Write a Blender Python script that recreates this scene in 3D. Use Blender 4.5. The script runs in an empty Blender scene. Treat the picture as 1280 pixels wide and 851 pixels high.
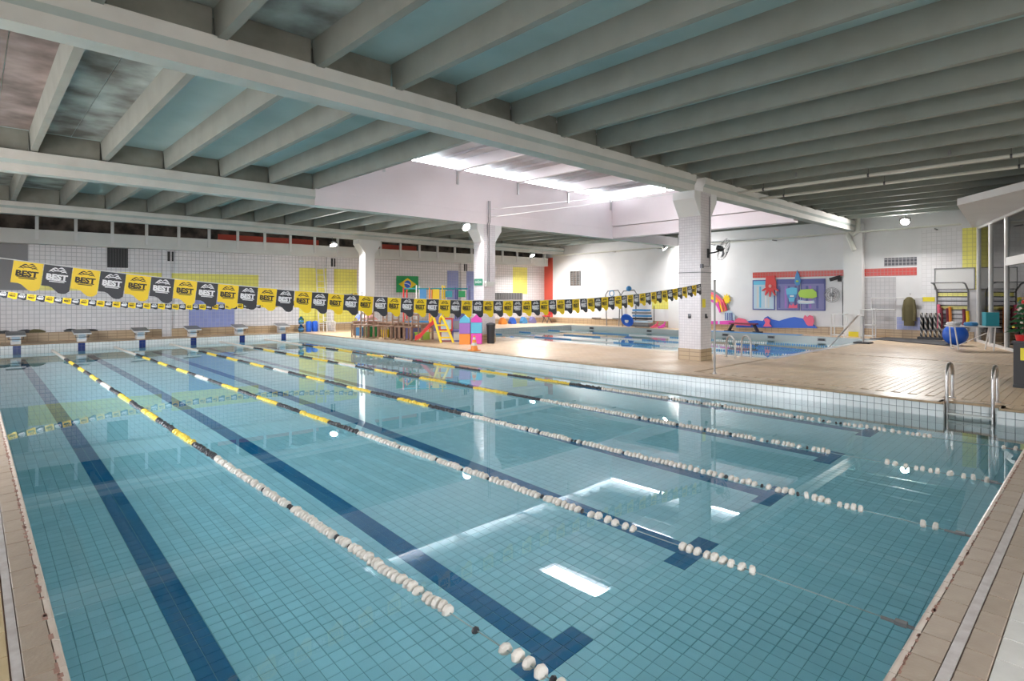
import bpy, math, random
import numpy as np
from mathutils import Vector, Matrix
random.seed(7)
R = math.radians
scene = bpy.context.scene
C = scene.collection
# ------------------------------------------------------------------ camera
F, U0, V0, H = 715.0, 640.0, 370.5, 1.89          # focal length in px, principal column, horizon row, eye height over the water
CAM = (-0.316, -0.693)
A1 = math.atan((-37 - U0) / F)
eX = (math.cos(A1), -math.sin(A1)); eY = (math.sin(A1), math.cos(A1))   # world axes seen as (right, depth)
cam = bpy.data.cameras.new('camera'); cam.sensor_width = 36; cam.lens = 36 * F / 1280
cam.shift_y = -(425.5 - V0) / 1280; cam.clip_start = 0.05; cam.clip_end = 300
camo = bpy.data.objects.new('camera', cam); C.objects.link(camo)
camo.location = (CAM[0], CAM[1], H); camo.rotation_euler = (R(90), 0, -(math.pi / 2 + A1))
camo.rotation_euler[2] = -math.atan2(eX[1], eY[1])
scene.camera = camo
# ------------------------------------------------------------------ world, daylight, exposure
world = bpy.data.worlds.new('sky'); scene.world = world; world.use_nodes = True
bg = world.node_tree.nodes['Background']; bg.inputs[0].default_value = (0.93, 0.95, 1.0, 1); bg.inputs[1].default_value = 21.0
wn = world.node_tree; wtc = wn.nodes.new('ShaderNodeTexCoord'); wsp = wn.nodes.new('ShaderNodeSeparateXYZ'); wr = wn.nodes.new('ShaderNodeValToRGB')   # overcast sky over dim ground
wn.links.new(wtc.outputs['Generated'], wsp.inputs[0]); wmr = wn.nodes.new('ShaderNodeMapRange'); wmr.inputs[1].default_value = -1; wmr.inputs[2].default_value = 1
wn.links.new(wsp.outputs['Z'], wmr.inputs[0]); wn.links.new(wmr.outputs[0], wr.inputs['Fac'])
wr.color_ramp.elements[0].position = .485; wr.color_ramp.elements[0].color = (.27, .255, .245, 1); wr.color_ramp.elements[1].position = .515; wr.color_ramp.elements[1].color = (.93, .95, 1.0, 1)
wn.links.new(wr.outputs['Color'], bg.inputs[0])
vs = scene.view_settings; vs.view_transform = 'Standard'; vs.look = 'None'; vs.gamma = 1; vs.use_curve_mapping = False
vs.exposure = 0.43
scene.cycles.sample_clamp_indirect = 40.0
def portal(name, loc, rot, sx, sy):
    l = bpy.data.lights.new(name, 'AREA'); l.shape = 'RECTANGLE'; l.size = sx; l.size_y = sy; l.cycles.is_portal = True
    o = bpy.data.objects.new(name, l); C.objects.link(o); o.location = loc; o.rotation_euler = rot
WX = -3.2                                            # left wall; unseen windows added to bring light from this side
ADDED_WINS = [(7.2, 10.2), (11.4, 14.4), (15.6, 18.6)]
for a, b in ADDED_WINS: portal('window_portal', (WX - 0.05, (a + b) / 2, 2.75), (0, R(-90), 0), 2.7, b - a)
ADDED_NWINS = [(-2.6, -1.1), (.4, 1.9)]            # unseen windows added behind the viewer as fill light
for a, b in ADDED_NWINS: portal('window_portal', ((a + b) / 2, -5.05, 2.75), (R(90), 0, 0), b - a, 2.7)
portal('clerestory_portal', (13.7, 14.99, 6.36), (R(-90), 0, 0), 13.6, 0.3)
portal('clerestory_portal', (20.85, 10.9, 6.36), (0, R(90), 0), 0.3, 7.6)
portal('skylight_portal', (12.7, 10.4, 6.62), (0, 0, 0), 0.8, 2.2)
portal('skylight_portal', (17.75, 10.6, 6.62), (0, 0, 0), 0.7, 2.0)
LAMP_W = 330.0                                       # power of one flood lamp

# ------------------------------------------------------------------ pixel -> place on a known plane of the room (image 1280x851)
def ray(u):
    r = ((u - U0) / F, 1.0)
    return r[0] * eX[0] + r[1] * eX[1], r[0] * eY[0] + r[1] * eY[1]
def G(u, v, z=0.24):
    d = F * (H - z) / (v - V0); rx, ry = ray(u)
    return CAM[0] + d * rx, CAM[1] + d * ry
def onX(u, v, X):
    rx, ry = ray(u); k = (X - CAM[0]) / rx
    return CAM[1] + k * ry, H - k * (v - V0) / F
def onY(u, v, Y):
    rx, ry = ray(u); k = (Y - CAM[1]) / ry
    return CAM[0] + k * rx, H - k * (v - V0) / F
BT = math.atan(-0.083); BC, BS = math.cos(BT), math.sin(BT); B0 = 26.8   # back wall runs slightly skew
def bw(s, off=0.0):                                   # s along the wall, off towards the room
    return s * BC + off * BS, B0 + s * BS - off * BC
def onB(u, v):
    rx, ry = ray(u)
    k = ((B0 - CAM[1]) * BC + CAM[0] * BS) / (ry * BC - rx * BS)
    x, y = CAM[0] + k * rx, CAM[1] + k * ry
    return x * BC + (y - B0) * BS, H - k * (v - V0) / F
def GC(u, v, xmax):                                    # a spot on the deck, but not behind x = xmax
    p = G(u, v)
    return p if p[0] <= xmax else (xmax, onX(u, v, xmax)[0])
def proj(p):
    x, y = p[0] - CAM[0], p[1] - CAM[1]
    lat, d = x * eX[0] + y * eY[0], x * eX[1] + y * eY[1]
    if d < .05: return -999, -999, d
    return U0 + F * lat / d, V0 + F * (H - p[2]) / d, d

# ------------------------------------------------------------------ materials
M = {}
def mat(name, col, rough=.55, metal=0.0, noise=None, bump=None, spec=.5, emit=None, rnoise=None):
    m = bpy.data.materials.new(name); m.use_nodes = True; nt = m.node_tree; b = nt.nodes['Principled BSDF']
    b.inputs['Base Color'].default_value = (*col, 1); b.inputs['Roughness'].default_value = rough
    b.inputs['Metallic'].default_value = metal; b.inputs['Specular IOR Level'].default_value = spec
    if emit: b.inputs['Emission Color'].default_value = (*emit[0], 1); b.inputs['Emission Strength'].default_value = emit[1]
    if noise or bump or rnoise:
        tc = nt.nodes.new('ShaderNodeTexCoord')
    if noise:                                          # (scale, second colour, low, high, detail)
        n = nt.nodes.new('ShaderNodeTexNoise'); n.inputs['Scale'].default_value = noise[0]; n.inputs['Detail'].default_value = noise[4] if len(noise) > 4 else 5
        nt.links.new(tc.outputs['Object'], n.inputs['Vector'])
        r = nt.nodes.new('ShaderNodeValToRGB'); r.color_ramp.elements[0].position = noise[2]; r.color_ramp.elements[1].position = noise[3]
        r.color_ramp.elements[0].color = (*noise[1], 1); r.color_ramp.elements[1].color = (*col, 1)
        nt.links.new(n.outputs['Fac'], r.inputs['Fac']); nt.links.new(r.outputs['Color'], b.inputs['Base Color'])
    if rnoise:                                         # (scale, rough low, rough high, low, high)
        n = nt.nodes.new('ShaderNodeTexNoise'); n.inputs['Scale'].default_value = rnoise[0]; n.inputs['Detail'].default_value = 3
        nt.links.new(tc.outputs['Object'], n.inputs['Vector'])
        mr = nt.nodes.new('ShaderNodeMapRange'); mr.inputs[1].default_value = rnoise[3]; mr.inputs[2].default_value = rnoise[4]
        mr.inputs[3].default_value = rnoise[1]; mr.inputs[4].default_value = rnoise[2]
        nt.links.new(n.outputs['Fac'], mr.inputs[0]); nt.links.new(mr.outputs[0], b.inputs['Roughness'])
    if bump:                                           # (scale, strength)
        n = nt.nodes.new('ShaderNodeTexNoise'); n.inputs['Scale'].default_value = bump[0]
        nt.links.new(tc.outputs['Object'], n.inputs['Vector'])
        bp = nt.nodes.new('ShaderNodeBump'); bp.inputs['Strength'].default_value = bump[1]; bp.inputs['Distance'].default_value = .02
        nt.links.new(n.outputs['Fac'], bp.inputs['Height']); nt.links.new(bp.outputs['Normal'], b.inputs['Normal'])
    M[name] = m
    return m
def tilemat(name, col, mortar, w, h, axes='xz', ms=.012, rough=.3, off=0.0, var=.04, rnoise=None):
    m = bpy.data.materials.new(name); m.use_nodes = True; nt = m.node_tree; b = nt.nodes['Principled BSDF']
    tc = nt.nodes.new('ShaderNodeTexCoord'); sp = nt.nodes.new('ShaderNodeSeparateXYZ'); cb = nt.nodes.new('ShaderNodeCombineXYZ')
    nt.links.new(tc.outputs['Object'], sp.inputs[0])
    nt.links.new(sp.outputs['xyz'.index(axes[0])], cb.inputs[0]); nt.links.new(sp.outputs['xyz'.index(axes[1])], cb.inputs[1])
    br = nt.nodes.new('ShaderNodeTexBrick'); br.offset = off; br.squash = 1
    br.inputs['Scale'].default_value = 1; br.inputs['Mortar Size'].default_value = ms; br.inputs['Mortar Smooth'].default_value = .2
    br.inputs['Brick Width'].default_value = w; br.inputs['Row Height'].default_value = h; br.inputs['Bias'].default_value = 0
    c2 = tuple(max(0, c * (1 - 2 * var)) for c in col)
    br.inputs['Color1'].default_value = (*col, 1); br.inputs['Color2'].default_value = (*c2, 1); br.inputs['Mortar'].default_value = (*mortar, 1)
    nt.links.new(cb.outputs[0], br.inputs['Vector']); nt.links.new(br.outputs['Color'], b.inputs['Base Color'])
    b.inputs['Roughness'].default_value = rough
    if rnoise:
        n = nt.nodes.new('ShaderNodeTexNoise'); n.inputs['Scale'].default_value = rnoise[0]; n.inputs['Detail'].default_value = 3
        nt.links.new(tc.outputs['Object'], n.inputs['Vector'])
        mr = nt.nodes.new('ShaderNodeMapRange'); mr.inputs[1].default_value = rnoise[3]; mr.inputs[2].default_value = rnoise[4]
        mr.inputs[3].default_value = rnoise[1]; mr.inputs[4].default_value = rnoise[2]
        nt.links.new(n.outputs['Fac'], mr.inputs[0]); nt.links.new(mr.outputs[0], b.inputs['Roughness'])
    M[name] = m
    return m
WHITE_T = (.74, .715, .73)
tilemat('wall_tile', WHITE_T, (.46, .45, .465), .155, .155, 'xz', .011, .28)
tilemat('wall_tile_pale', (.74, .725, .74), (.60, .59, .60), .155, .155, 'xz', .009, .28)
tilemat('wall_tile_y', (.67, .66, .675), (.5, .49, .5), .155, .155, 'yz', .009, .28)
tilemat('yellow_tile', (.84, .78, .17), (.58, .53, .15), .155, .155, 'xz', .01, .3)
tilemat('blue_tile', (.27, .31, .60), (.33, .36, .56), .155, .155, 'xz', .01, .3)
tilemat('red_tile', (.58, .045, .035), (.45, .14, .12), .125, .125, 'xz', .012, .3)
tilemat('grey_tile', (.08, .08, .10), (.40, .39, .40), .125, .125, 'xz', .012, .3)
tilemat('pale_grey_tile', (.50, .48, .49), (.38, .37, .38), .155, .155, 'xz', .012, .3)
tilemat('column_tile', (.74, .70, .72), (.57, .53, .56), .07, .07, 'xz', .006, .25)
tilemat('column_tile_y', (.74, .70, .72), (.57, .53, .56), .07, .07, 'yz', .006, .25)
tilemat('brown_tile', (.50, .37, .23), (.30, .21, .13), .3, .11, 'xz', .01, .35)
tilemat('brown_tile_y', (.50, .37, .23), (.30, .21, .13), .3, .11, 'yz', .01, .35)
tilemat('deck', (.66, .49, .335), (.45, .33, .22), .24, .12, 'xy', .006, .25, .5, .05, rnoise=(1.1, .31, .52, .35, .65))
mat('deck_tile', (.66, .495, .34), .25, noise=(3, (.61, .45, .30), .35, .6), rnoise=(1.1, .31, .52, .35, .65))
mat('deck_tile_dark', (.62, .46, .31), .25, noise=(3, (.57, .415, .27), .35, .6), rnoise=(1.1, .31, .52, .35, .65))
mat('deck_grout', (.42, .31, .21), .7)
mat('nosing', (.47, .345, .22), .35, noise=(6, (.36, .25, .15), .35, .6))
mat('pool_tile', (.33, .70, .82), .25, noise=(.6, (.31, .67, .79), .35, .65))
mat('pool_tile_b', (.345, .72, .84), .25)
mat('pool_grout', (.09, .35, .46), .7)
mat('lane_tile', (.004, .16, .36), .25)
mat('wall_pool_tile', (.72, .745, .735), .18, noise=(3, (.66, .69, .685), .35, .6))
mat('block_tile', (.015, .035, .17), .25)
mat('wall_pool_grout', (.10, .14, .15), .7)
mat('coping', (.375, .30, .235), .42, noise=(7, (.32, .25, .19), .3, .65), bump=(60, .1))
mat('coping_b', (.355, .28, .215), .42, noise=(7, (.30, .235, .175), .3, .65), bump=(60, .1))
mat('coping_yellow', (.52, .40, .23), .42, noise=(7, (.45, .34, .18), .3, .65))
mat('coping_lip', (.62, .54, .47), .35, noise=(5, (.52, .42, .35), .35, .6))
mat('coping_grout', (.22, .125, .09), .8)
mat('white_tile', (.66, .64, .60), .2, noise=(6, (.58, .56, .52), .3, .6))
mat('gutter', (.52, .48, .46), .35, noise=(14, (.40, .35, .33), .3, .65))
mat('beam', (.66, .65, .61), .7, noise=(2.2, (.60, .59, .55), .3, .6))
mat('beam_soffit', (.42, .48, .46), .7, noise=(2.2, (.375, .43, .41), .3, .6))  # beam colour darkened and greened for underside shade and pool bounce
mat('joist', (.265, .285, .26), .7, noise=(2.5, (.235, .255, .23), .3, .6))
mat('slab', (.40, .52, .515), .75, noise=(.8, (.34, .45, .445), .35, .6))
mat('slab_stained', (.42, .50, .485), .8, noise=(1.3, (.12, .115, .105), .34, .66, 10))
mat('slab_brown', (.33, .28, .27), .8, noise=(1.6, (.12, .10, .095), .34, .68, 10))
mat('closure', (.27, .275, .24), .8, noise=(1.6, (.18, .18, .155), .3, .6))
mat('well_white', (.88, .80, .825), .6, noise=(1.0, (.85, .77, .795), .3, .6))
mat('roof_sheet', (.56, .50, .52), .6, noise=(1.4, (.47, .42, .44), .3, .6))
mat('plaster', (.74, .735, .75), .6, noise=(1.0, (.69, .685, .70), .3, .6))
mat('grey_panel', (.30, .295, .305), .6)
mat('white_paint', (.72, .715, .71), .4)
mat('off_white', (.60, .61, .58), .5)
mat('duct_paint', (.68, .68, .66), .5, noise=(1.5, (.62, .62, .60), .3, .6))
mat('grout_residue', (.30, .165, .125), .8)
mat('cream_pipe', (.66, .655, .60), .4)
mat('black', (.025, .025, .028), .45)
mat('rubber', (.055, .055, .06), .7)
mat('dark_void', (.05, .045, .042), .9, noise=(2, (.16, .13, .11), .4, .6))
mat('louvre', (.06, .06, .065), .5)
mat('steel', (.52, .50, .49), .32, 1.0)
mat('galvanised', (.33, .32, .31), .5, .4)
mat('aluminium', (.66, .66, .66), .35, .6)
mat('dark_metal', (.10, .10, .11), .4, .6)
mat('red_paint', (.62, .09, .06), .5)
mat('yellow', (.86, .60, .012), .5)
mat('yellow_float', (.72, .53, .06), .45)
mat('black_float', (.03, .032, .038), .4)
mat('white_float', (.64, .60, .54), .5)
mat('cable', (.26, .36, .38), .4)
mat('flag_black', (.035, .037, .045), .55)
mat('print_black', (.03, .025, .015), .6)
mat('print_white', (.78, .78, .80), .6)
mat('blue', (.015, .11, .58), .4)
mat('mid_blue', (.06, .26, .55), .45)
mat('sky_blue', (.12, .48, .68), .45)
mat('teal', (.03, .30, .36), .5)
mat('green', (.02, .33, .10), .5)
mat('lime', (.42, .64, .08), .5)
mat('orange', (.86, .27, .04), .5)
mat('red', (.62, .03, .03), .4)
mat('pink', (.80, .12, .22), .5)
mat('magenta', (.68, .07, .42), .5)
mat('purple', (.34, .16, .50), .5)
mat('violet', (.21, .20, .42), .5)
mat('indigo', (.09, .10, .30), .5)
mat('pale_blue', (.48, .62, .72), .5)
mat('maroon', (.22, .03, .05), .5)
mat('olive', (.13, .11, .05), .85)
mat('wood', (.36, .22, .15), .55, noise=(12, (.27, .16, .11), .3, .6))
mat('steel_grey', (.22, .22, .23), .5)
mat('towel_blue', (.16, .22, .55), .9)
mat('towel_pink', (.72, .36, .33), .9)
mat('towel_white', (.75, .75, .78), .9)
mat('leaf', (.02, .10, .035), .6)
mat('exit_green', (.03, .22, .13), .4)
mat('safety_yellow', (.85, .72, .03), .5)
mat('lamp_glow', (1, 1, 1), .5, emit=((1, .98, .95), 60))
def water(name):
    m = bpy.data.materials.new(name); m.use_nodes = True; nt = m.node_tree; nt.nodes.clear()
    out = nt.nodes.new('ShaderNodeOutputMaterial'); g = nt.nodes.new('ShaderNodeBsdfGlass'); g.inputs['IOR'].default_value = 1.333
    g.inputs['Color'].default_value = (.97, 1, 1, 1); g.inputs['Roughness'].default_value = 0
    tc = nt.nodes.new('ShaderNodeTexCoord'); n = nt.nodes.new('ShaderNodeTexNoise'); n.inputs['Scale'].default_value = .9; n.inputs['Detail'].default_value = 2
    nt.links.new(tc.outputs['Object'], n.inputs['Vector'])
    bp = nt.nodes.new('ShaderNodeBump'); bp.inputs['Strength'].default_value = .06; bp.inputs['Distance'].default_value = .01
    nt.links.new(n.outputs['Fac'], bp.inputs['Height']); nt.links.new(bp.outputs['Normal'], g.inputs['Normal'])
    nt.links.new(g.outputs[0], out.inputs['Surface']); M[name] = m
water('water')
def glass(name, tint, rough=0):
    m = bpy.data.materials.new(name); m.use_nodes = True; nt = m.node_tree; nt.nodes.clear()
    out = nt.nodes.new('ShaderNodeOutputMaterial'); mx = nt.nodes.new('ShaderNodeMixShader'); tr = nt.nodes.new('ShaderNodeBsdfTransparent'); gl = nt.nodes.new('ShaderNodeBsdfGlossy')
    tr.inputs[0].default_value = (*tint, 1); gl.inputs['Roughness'].default_value = rough; fr = nt.nodes.new('ShaderNodeFresnel'); fr.inputs[0].default_value = 1.5
    nt.links.new(fr.outputs[0], mx.inputs[0]); nt.links.new(tr.outputs[0], mx.inputs[1]); nt.links.new(gl.outputs[0], mx.inputs[2]); nt.links.new(mx.outputs[0], out.inputs[0]); M[name] = m
glass('glass', (.72, .76, .76)); glass('bottle_glass', (.35, .62, .9))

# ------------------------------------------------------------------ mesh helpers
class MB:
    def __init__(s): s.v = []; s.f = []; s.mi = []; s.cur = 0
    def _add(s, vs, fs):
        o = len(s.v); s.v += [tuple(p) for p in vs]; s.f += [[i + o for i in q] for q in fs]; s.mi += [s.cur] * len(fs); return s
    def box(s, x0, x1, y0, y1, z0, z1):
        return s._add([(x0, y0, z0), (x1, y0, z0), (x1, y1, z0), (x0, y1, z0), (x0, y0, z1), (x1, y0, z1), (x1, y1, z1), (x0, y1, z1)],
                      [(0, 3, 2, 1), (4, 5, 6, 7), (0, 1, 5, 4), (1, 2, 6, 5), (2, 3, 7, 6), (3, 0, 4, 7)])
    def bar(s, p, q, w, h, up=(0, 0, 1)):             # rectangular bar from p to q
        p, q = Vector(p), Vector(q); d = (q - p).normalized(); u = Vector(up)
        if abs(d.dot(u)) > .98: u = Vector((0, 1, 0))
        a = d.cross(u).normalized() * w / 2; b = a.cross(d).normalized() * h / 2
        vs = [p - a - b, p + a - b, p + a + b, p - a + b, q - a - b, q + a - b, q + a + b, q - a + b]
        return s._add(vs, [(0, 1, 2, 3), (7, 6, 5, 4), (0, 4, 5, 1), (1, 5, 6, 2), (2, 6, 7, 3), (3, 7, 4, 0)])
    def cyl(s, p, q, r, n=12, r2=None, cap=True):
        p, q = Vector(p), Vector(q); d = (q - p).normalized(); u = Vector((0, 0, 1)) if abs(d.z) < .9 else Vector((1, 0, 0))
        a = d.cross(u).normalized(); b = d.cross(a).normalized(); r2 = r if r2 is None else r2; vs = []
        for c, rr in ((p, r), (q, r2)):
            for i in range(n):
                t = 2 * math.pi * i / n; vs.append(c + a * (rr * math.cos(t)) + b * (rr * math.sin(t)))
        fs = [(i, (i + 1) % n, n + (i + 1) % n, n + i) for i in range(n)]
        if cap: fs += [tuple(range(n))[::-1], tuple(range(n, 2 * n))]
        return s._add(vs, fs)
    def tube(s, pts, r, n=8, closed=False):
        P = [Vector(p) for p in pts]; m = len(P); vs = []; prev = None
        for i in range(m):
            d = (P[(i + 1) % m] - P[i - 1]) if closed else (P[min(i + 1, m - 1)] - P[max(i - 1, 0)])
            d.normalize()
            if prev is None:
                u = Vector((0, 0, 1)) if abs(d.z) < .9 else Vector((1, 0, 0)); a = d.cross(u).normalized()
            else: a = (prev - d * prev.dot(d)).normalized()
            prev = a; b = d.cross(a)
            for k in range(n):
                t = 2 * math.pi * k / n; vs.append(P[i] + a * (r * math.cos(t)) + b * (r * math.sin(t)))
        fs = []
        for i in range(m if closed else m - 1):
            j = (i + 1) % m
            for k in range(n): fs.append((i * n + k, i * n + (k + 1) % n, j * n + (k + 1) % n, j * n + k))
        if not closed: fs += [tuple(range(n))[::-1], tuple(range((m - 1) * n, m * n))]
        return s._add(vs, fs)
    def lathe(s, prof, n=16, c=(0, 0, 0), axis='z'):
        vs = []
        for r, z in prof:
            for k in range(n):
                t = 2 * math.pi * k / n; a, b = r * math.cos(t), r * math.sin(t)
                vs.append({'z': (c[0] + a, c[1] + b, c[2] + z), 'y': (c[0] + a, c[1] + z, c[2] - b), 'x': (c[0] + z, c[1] + a, c[2] + b)}[axis])
        fs = []
        for i in range(len(prof) - 1):
            for k in range(n): fs.append((i * n + k, i * n + (k + 1) % n, (i + 1) * n + (k + 1) % n, (i + 1) * n + k))
        if prof[0][0] > 1e-6: fs.append(tuple(range(n))[::-1])
        if prof[-1][0] > 1e-6: fs.append(tuple(range((len(prof) - 1) * n, len(prof) * n)))
        return s._add(vs, fs)
    def prism(s, poly, y0, y1):                        # poly in (x, z), extruded along y
        n = len(poly); vs = [(x, y0, z) for x, z in poly] + [(x, y1, z) for x, z in poly]
        return s._add(vs, [tuple(range(n)), tuple(range(n, 2 * n))[::-1]] + [(i, n + i, n + (i + 1) % n, (i + 1) % n) for i in range(n)])
    def prismx(s, poly, x0, x1):                       # poly in (y, z), extruded along x
        n = len(poly); vs = [(x0, y, z) for y, z in poly] + [(x1, y, z) for y, z in poly]
        return s._add(vs, [tuple(range(n))[::-1], tuple(range(n, 2 * n))] + [(i, (i + 1) % n, n + (i + 1) % n, n + i) for i in range(n)])
    def prismz(s, poly, z0, z1):
        n = len(poly); vs = [(x, y, z0) for x, y in poly] + [(x, y, z1) for x, y in poly]
        return s._add(vs, [tuple(range(n))[::-1], tuple(range(n, 2 * n))] + [(i, (i + 1) % n, n + (i + 1) % n, n + i) for i in range(n)])
    def sphere(s, c, r, n=14, m=9, sc=(1, 1, 1)):
        vs = []; fs = []
        for i in range(m + 1):
            t = math.pi * i / m
            for k in range(n):
                a = 2 * math.pi * k / n
                vs.append((c[0] + sc[0] * r * math.sin(t) * math.cos(a), c[1] + sc[1] * r * math.sin(t) * math.sin(a), c[2] + sc[2] * r * math.cos(t)))
        for i in range(m):
            for k in range(n): fs.append((i * n + k, (i + 1) * n + k, (i + 1) * n + (k + 1) % n, i * n + (k + 1) % n))
        return s._add(vs, fs)
    def mesh(s, name, mats, smooth=False):
        me = bpy.data.meshes.new(name); me.from_pydata(s.v, [], s.f)
        for m in (mats if isinstance(mats, (list, tuple)) else [mats]): me.materials.append(M[m])
        if any(s.mi): me.polygons.foreach_set('material_index', s.mi)
        if smooth:
            me.polygons.foreach_set('use_smooth', [True] * len(me.polygons)); me.update(); me.set_sharp_from_angle(angle=R(38))
        me.update(); return me
    def build(s, name, mats, parent=None, smooth=False):
        return link(name, s.mesh(name, mats, smooth), parent)
def link(name, me, parent=None, loc=None, rot=None):
    o = bpy.data.objects.new(name, me); C.objects.link(o)
    if parent is not None: o.parent = parent
    if loc is not None: o.location = loc
    if rot is not None: o.rotation_euler = rot
    return o
def tag(o, label, cat, group=None):
    o['label'] = label; o['category'] = cat
    if group: o['group'] = group
    return o
def thing(name, label, cat, loc=(0, 0, 0), rz=0, group=None):
    o = bpy.data.objects.new(name, None); C.objects.link(o); o.location = loc; o.rotation_euler = (0, 0, rz); o.empty_display_size = .1
    return tag(o, label, cat, group)
def struct(o, label=None):
    o['kind'] = 'structure'
    if label: o['label'] = label
    return o
def copy_tree(o, parent=None):
    c = o.copy(); C.objects.link(c); c.parent = parent
    for ch in list(o.children): copy_tree(ch, c)
    return c
def text_mesh(name, body, size, matname, bold=0.0, align='CENTER', ext=.0008):
    cu = bpy.data.curves.new(name, 'FONT'); cu.body = body; cu.size = size; cu.align_x = align; cu.align_y = 'CENTER'; cu.extrude = ext; cu.offset = bold; cu.resolution_u = 3
    o = bpy.data.objects.new(name, cu); C.objects.link(o); dg = bpy.context.evaluated_depsgraph_get()
    me = bpy.data.meshes.new_from_object(o.evaluated_get(dg)); bpy.data.objects.remove(o)
    me.materials.clear(); me.materials.append(M[matname]); return me
def tiles(parent, name, cen, a, b, n, ha, hb, t, mids, mats, keep=300, minpx=0.0, stuffname=None):
    """one tile each: the largest in view as objects, the rest as one stuff part"""
    cen = np.asarray(cen, float); a, b, n = (np.array(q, float) for q in (a, b, n)); mids = np.asarray(mids)
    order = []
    for i, p in enumerate(cen):
        u, v, d = proj(p if p[2] > -.3 else (p[0], p[1], -.85))
        if d > .3 and -15 < u < 1295 and -15 < v < 870: order.append((d, i))
    order.sort(); near = [i for d, i in order[:keep] if F * 2 * max(ha, hb) / d >= minpx]
    protos = {}
    rot = Matrix((a, b, n)).transposed().to_4x4()
    for i in near:
        k = int(mids[i])
        if k not in protos:
            mb = MB(); e = min(ha, hb) * .06
            vs = [(-ha, -hb, -t), (ha, -hb, -t), (ha, hb, -t), (-ha, hb, -t), (-ha, -hb, -e), (ha, -hb, -e), (ha, hb, -e), (-ha, hb, -e),
                  (-ha + e, -hb + e, 0), (ha - e, -hb + e, 0), (ha - e, hb - e, 0), (-ha + e, hb - e, 0)]
            mb._add(vs, [(8, 9, 10, 11)] + [(j, (j + 1) % 4, 4 + (j + 1) % 4, 4 + j) for j in range(4)] + [(4 + j, 4 + (j + 1) % 4, 8 + (j + 1) % 4, 8 + j) for j in range(4)])
            protos[k] = mb.mesh(name, mats[k])
        o = bpy.data.objects.new(name, protos[k]); C.objects.link(o); o.parent = parent
        o.matrix_local = Matrix.Translation(cen[i]) @ rot
    mask = np.ones(len(cen), bool); mask[near] = False; c = cen[mask]; mi = mids[mask]; N = len(c)
    if N:
        offs = [(-ha, -hb, -t), (ha, -hb, -t), (ha, hb, -t), (-ha, hb, -t), (-ha, -hb, 0), (ha, -hb, 0), (ha, hb, 0), (-ha, hb, 0)]
        V = np.stack([c + a * p + b * q + n * r for p, q, r in offs], 1).reshape(-1, 3)
        q = np.array([(4, 5, 6, 7), (0, 1, 5, 4), (1, 2, 6, 5), (2, 3, 7, 6), (3, 0, 4, 7)])
        Fc = (q[None] + (np.arange(N) * 8)[:, None, None]).reshape(-1)
        me = bpy.data.meshes.new(name + '_field'); me.vertices.add(len(V)); me.vertices.foreach_set('co', V.reshape(-1))
        me.loops.add(len(Fc)); me.loops.foreach_set('vertex_index', Fc.astype(np.int32)); me.polygons.add(N * 5)
        me.polygons.foreach_set('loop_start', np.arange(N * 5, dtype=np.int32) * 4)
        for m in mats: me.materials.append(M[m])
        me.polygons.foreach_set('material_index', np.repeat(mi, 5).astype(np.int32)); me.polygons.foreach_set('use_smooth', [False] * (N * 5)); me.update(calc_edges=True)
        o = link(stuffname or name + '_field', me, parent); o['kind'] = 'stuff'

# ------------------------------------------------------------------ pool basin and water
D = 0.24; PW, PL, PD = 10.71, 25.2, 1.15; T = .105
LANES = [.82 + 1.832 * k for k in range(6)]; ROPES = [1.76 + 1.82 * k for k in range(5)]
NY0, NY1, NX = .50, 1.17, 10.95                       # niche for the pool ladder
mb = MB(); mb.box(-.3, PW + .5, -.3, PL + .3, -PD - .3, -PD - .02)
mb.box(-.25, -.008, -.25, PL + .25, -PD - .02, D - .03); mb.box(-.008, PW + .4, -.25, -.008, -PD - .02, D - .03); mb.box(-.008, PW + .4, PL + .008, PL + .25, -PD - .02, D - .03)
mb.box(PW + .008, PW + .4, -.008, NY0 - .008, -PD - .02, D - .03); mb.box(PW + .008, PW + .4, NY1 + .008, PL + .008, -PD - .02, D - .03); mb.box(NX + .008, PW + .4, NY0 - .008, NY1 + .008, -PD - .02, D - .03)
basin = struct(mb.build('pool_basin', 'wall_pool_grout'), 'tiled lap pool basin')
mb = MB(); mb.box(-.008, PW + .3, -.008, PL + .008, -PD - .02, -PD - .006)
struct(mb.build('floor_pool', 'pool_grout'), 'turquoise tiled floor of the lap pool'); pfloor = bpy.data.objects['floor_pool']
cen = []; mid = []
nx, ny = int(PW / T), int(PL / T)
for i in range(nx):
    x = (i + .5) * T
    for j in range(ny):
        y = (j + .5) * T; k = 1 if random.random() < .3 else 0
        for lx in LANES:
            c0 = round(lx / T) * T
            if abs(x - c0) < T and 1.89 < y < PL - 1.9: k = 2
            if abs(x - c0) < 3.1 * T and (1.89 < y < 1.89 + 2 * T or PL - 1.9 - 2 * T < y < PL - 1.9): k = 2
        cen.append((x, y, -PD)); mid.append(k)
tiles(pfloor, 'tile', cen, (1, 0, 0), (0, 1, 0), (0, 0, 1), T / 2 - .0022, T / 2 - .0022, .005, mid, ['pool_tile', 'pool_tile_b', 'lane_tile'], 300)
def wallrows():
    z = D - .035 - T / 2
    while z > -PD: yield z; z -= T
cr = []; mr_ = []; cf = []; mf = []; cl = []; cn = []
for z in wallrows():
    for j in range(ny):
        y = (j + .5) * T
        if not (NY0 < y < NY1): cr.append((PW, y, z)); mr_.append(0)
        else: cr.append((NX, y, z)); mr_.append(0)
        cl.append((0, y, z))
    for i in range(nx):
        x = (i + .5) * T; k = 0
        for lx in LANES:
            if abs(x - round(lx / T) * T) < T: k = 1
        cf.append((x, PL, z)); mf.append(k); cn.append((x, 0, z))
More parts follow.
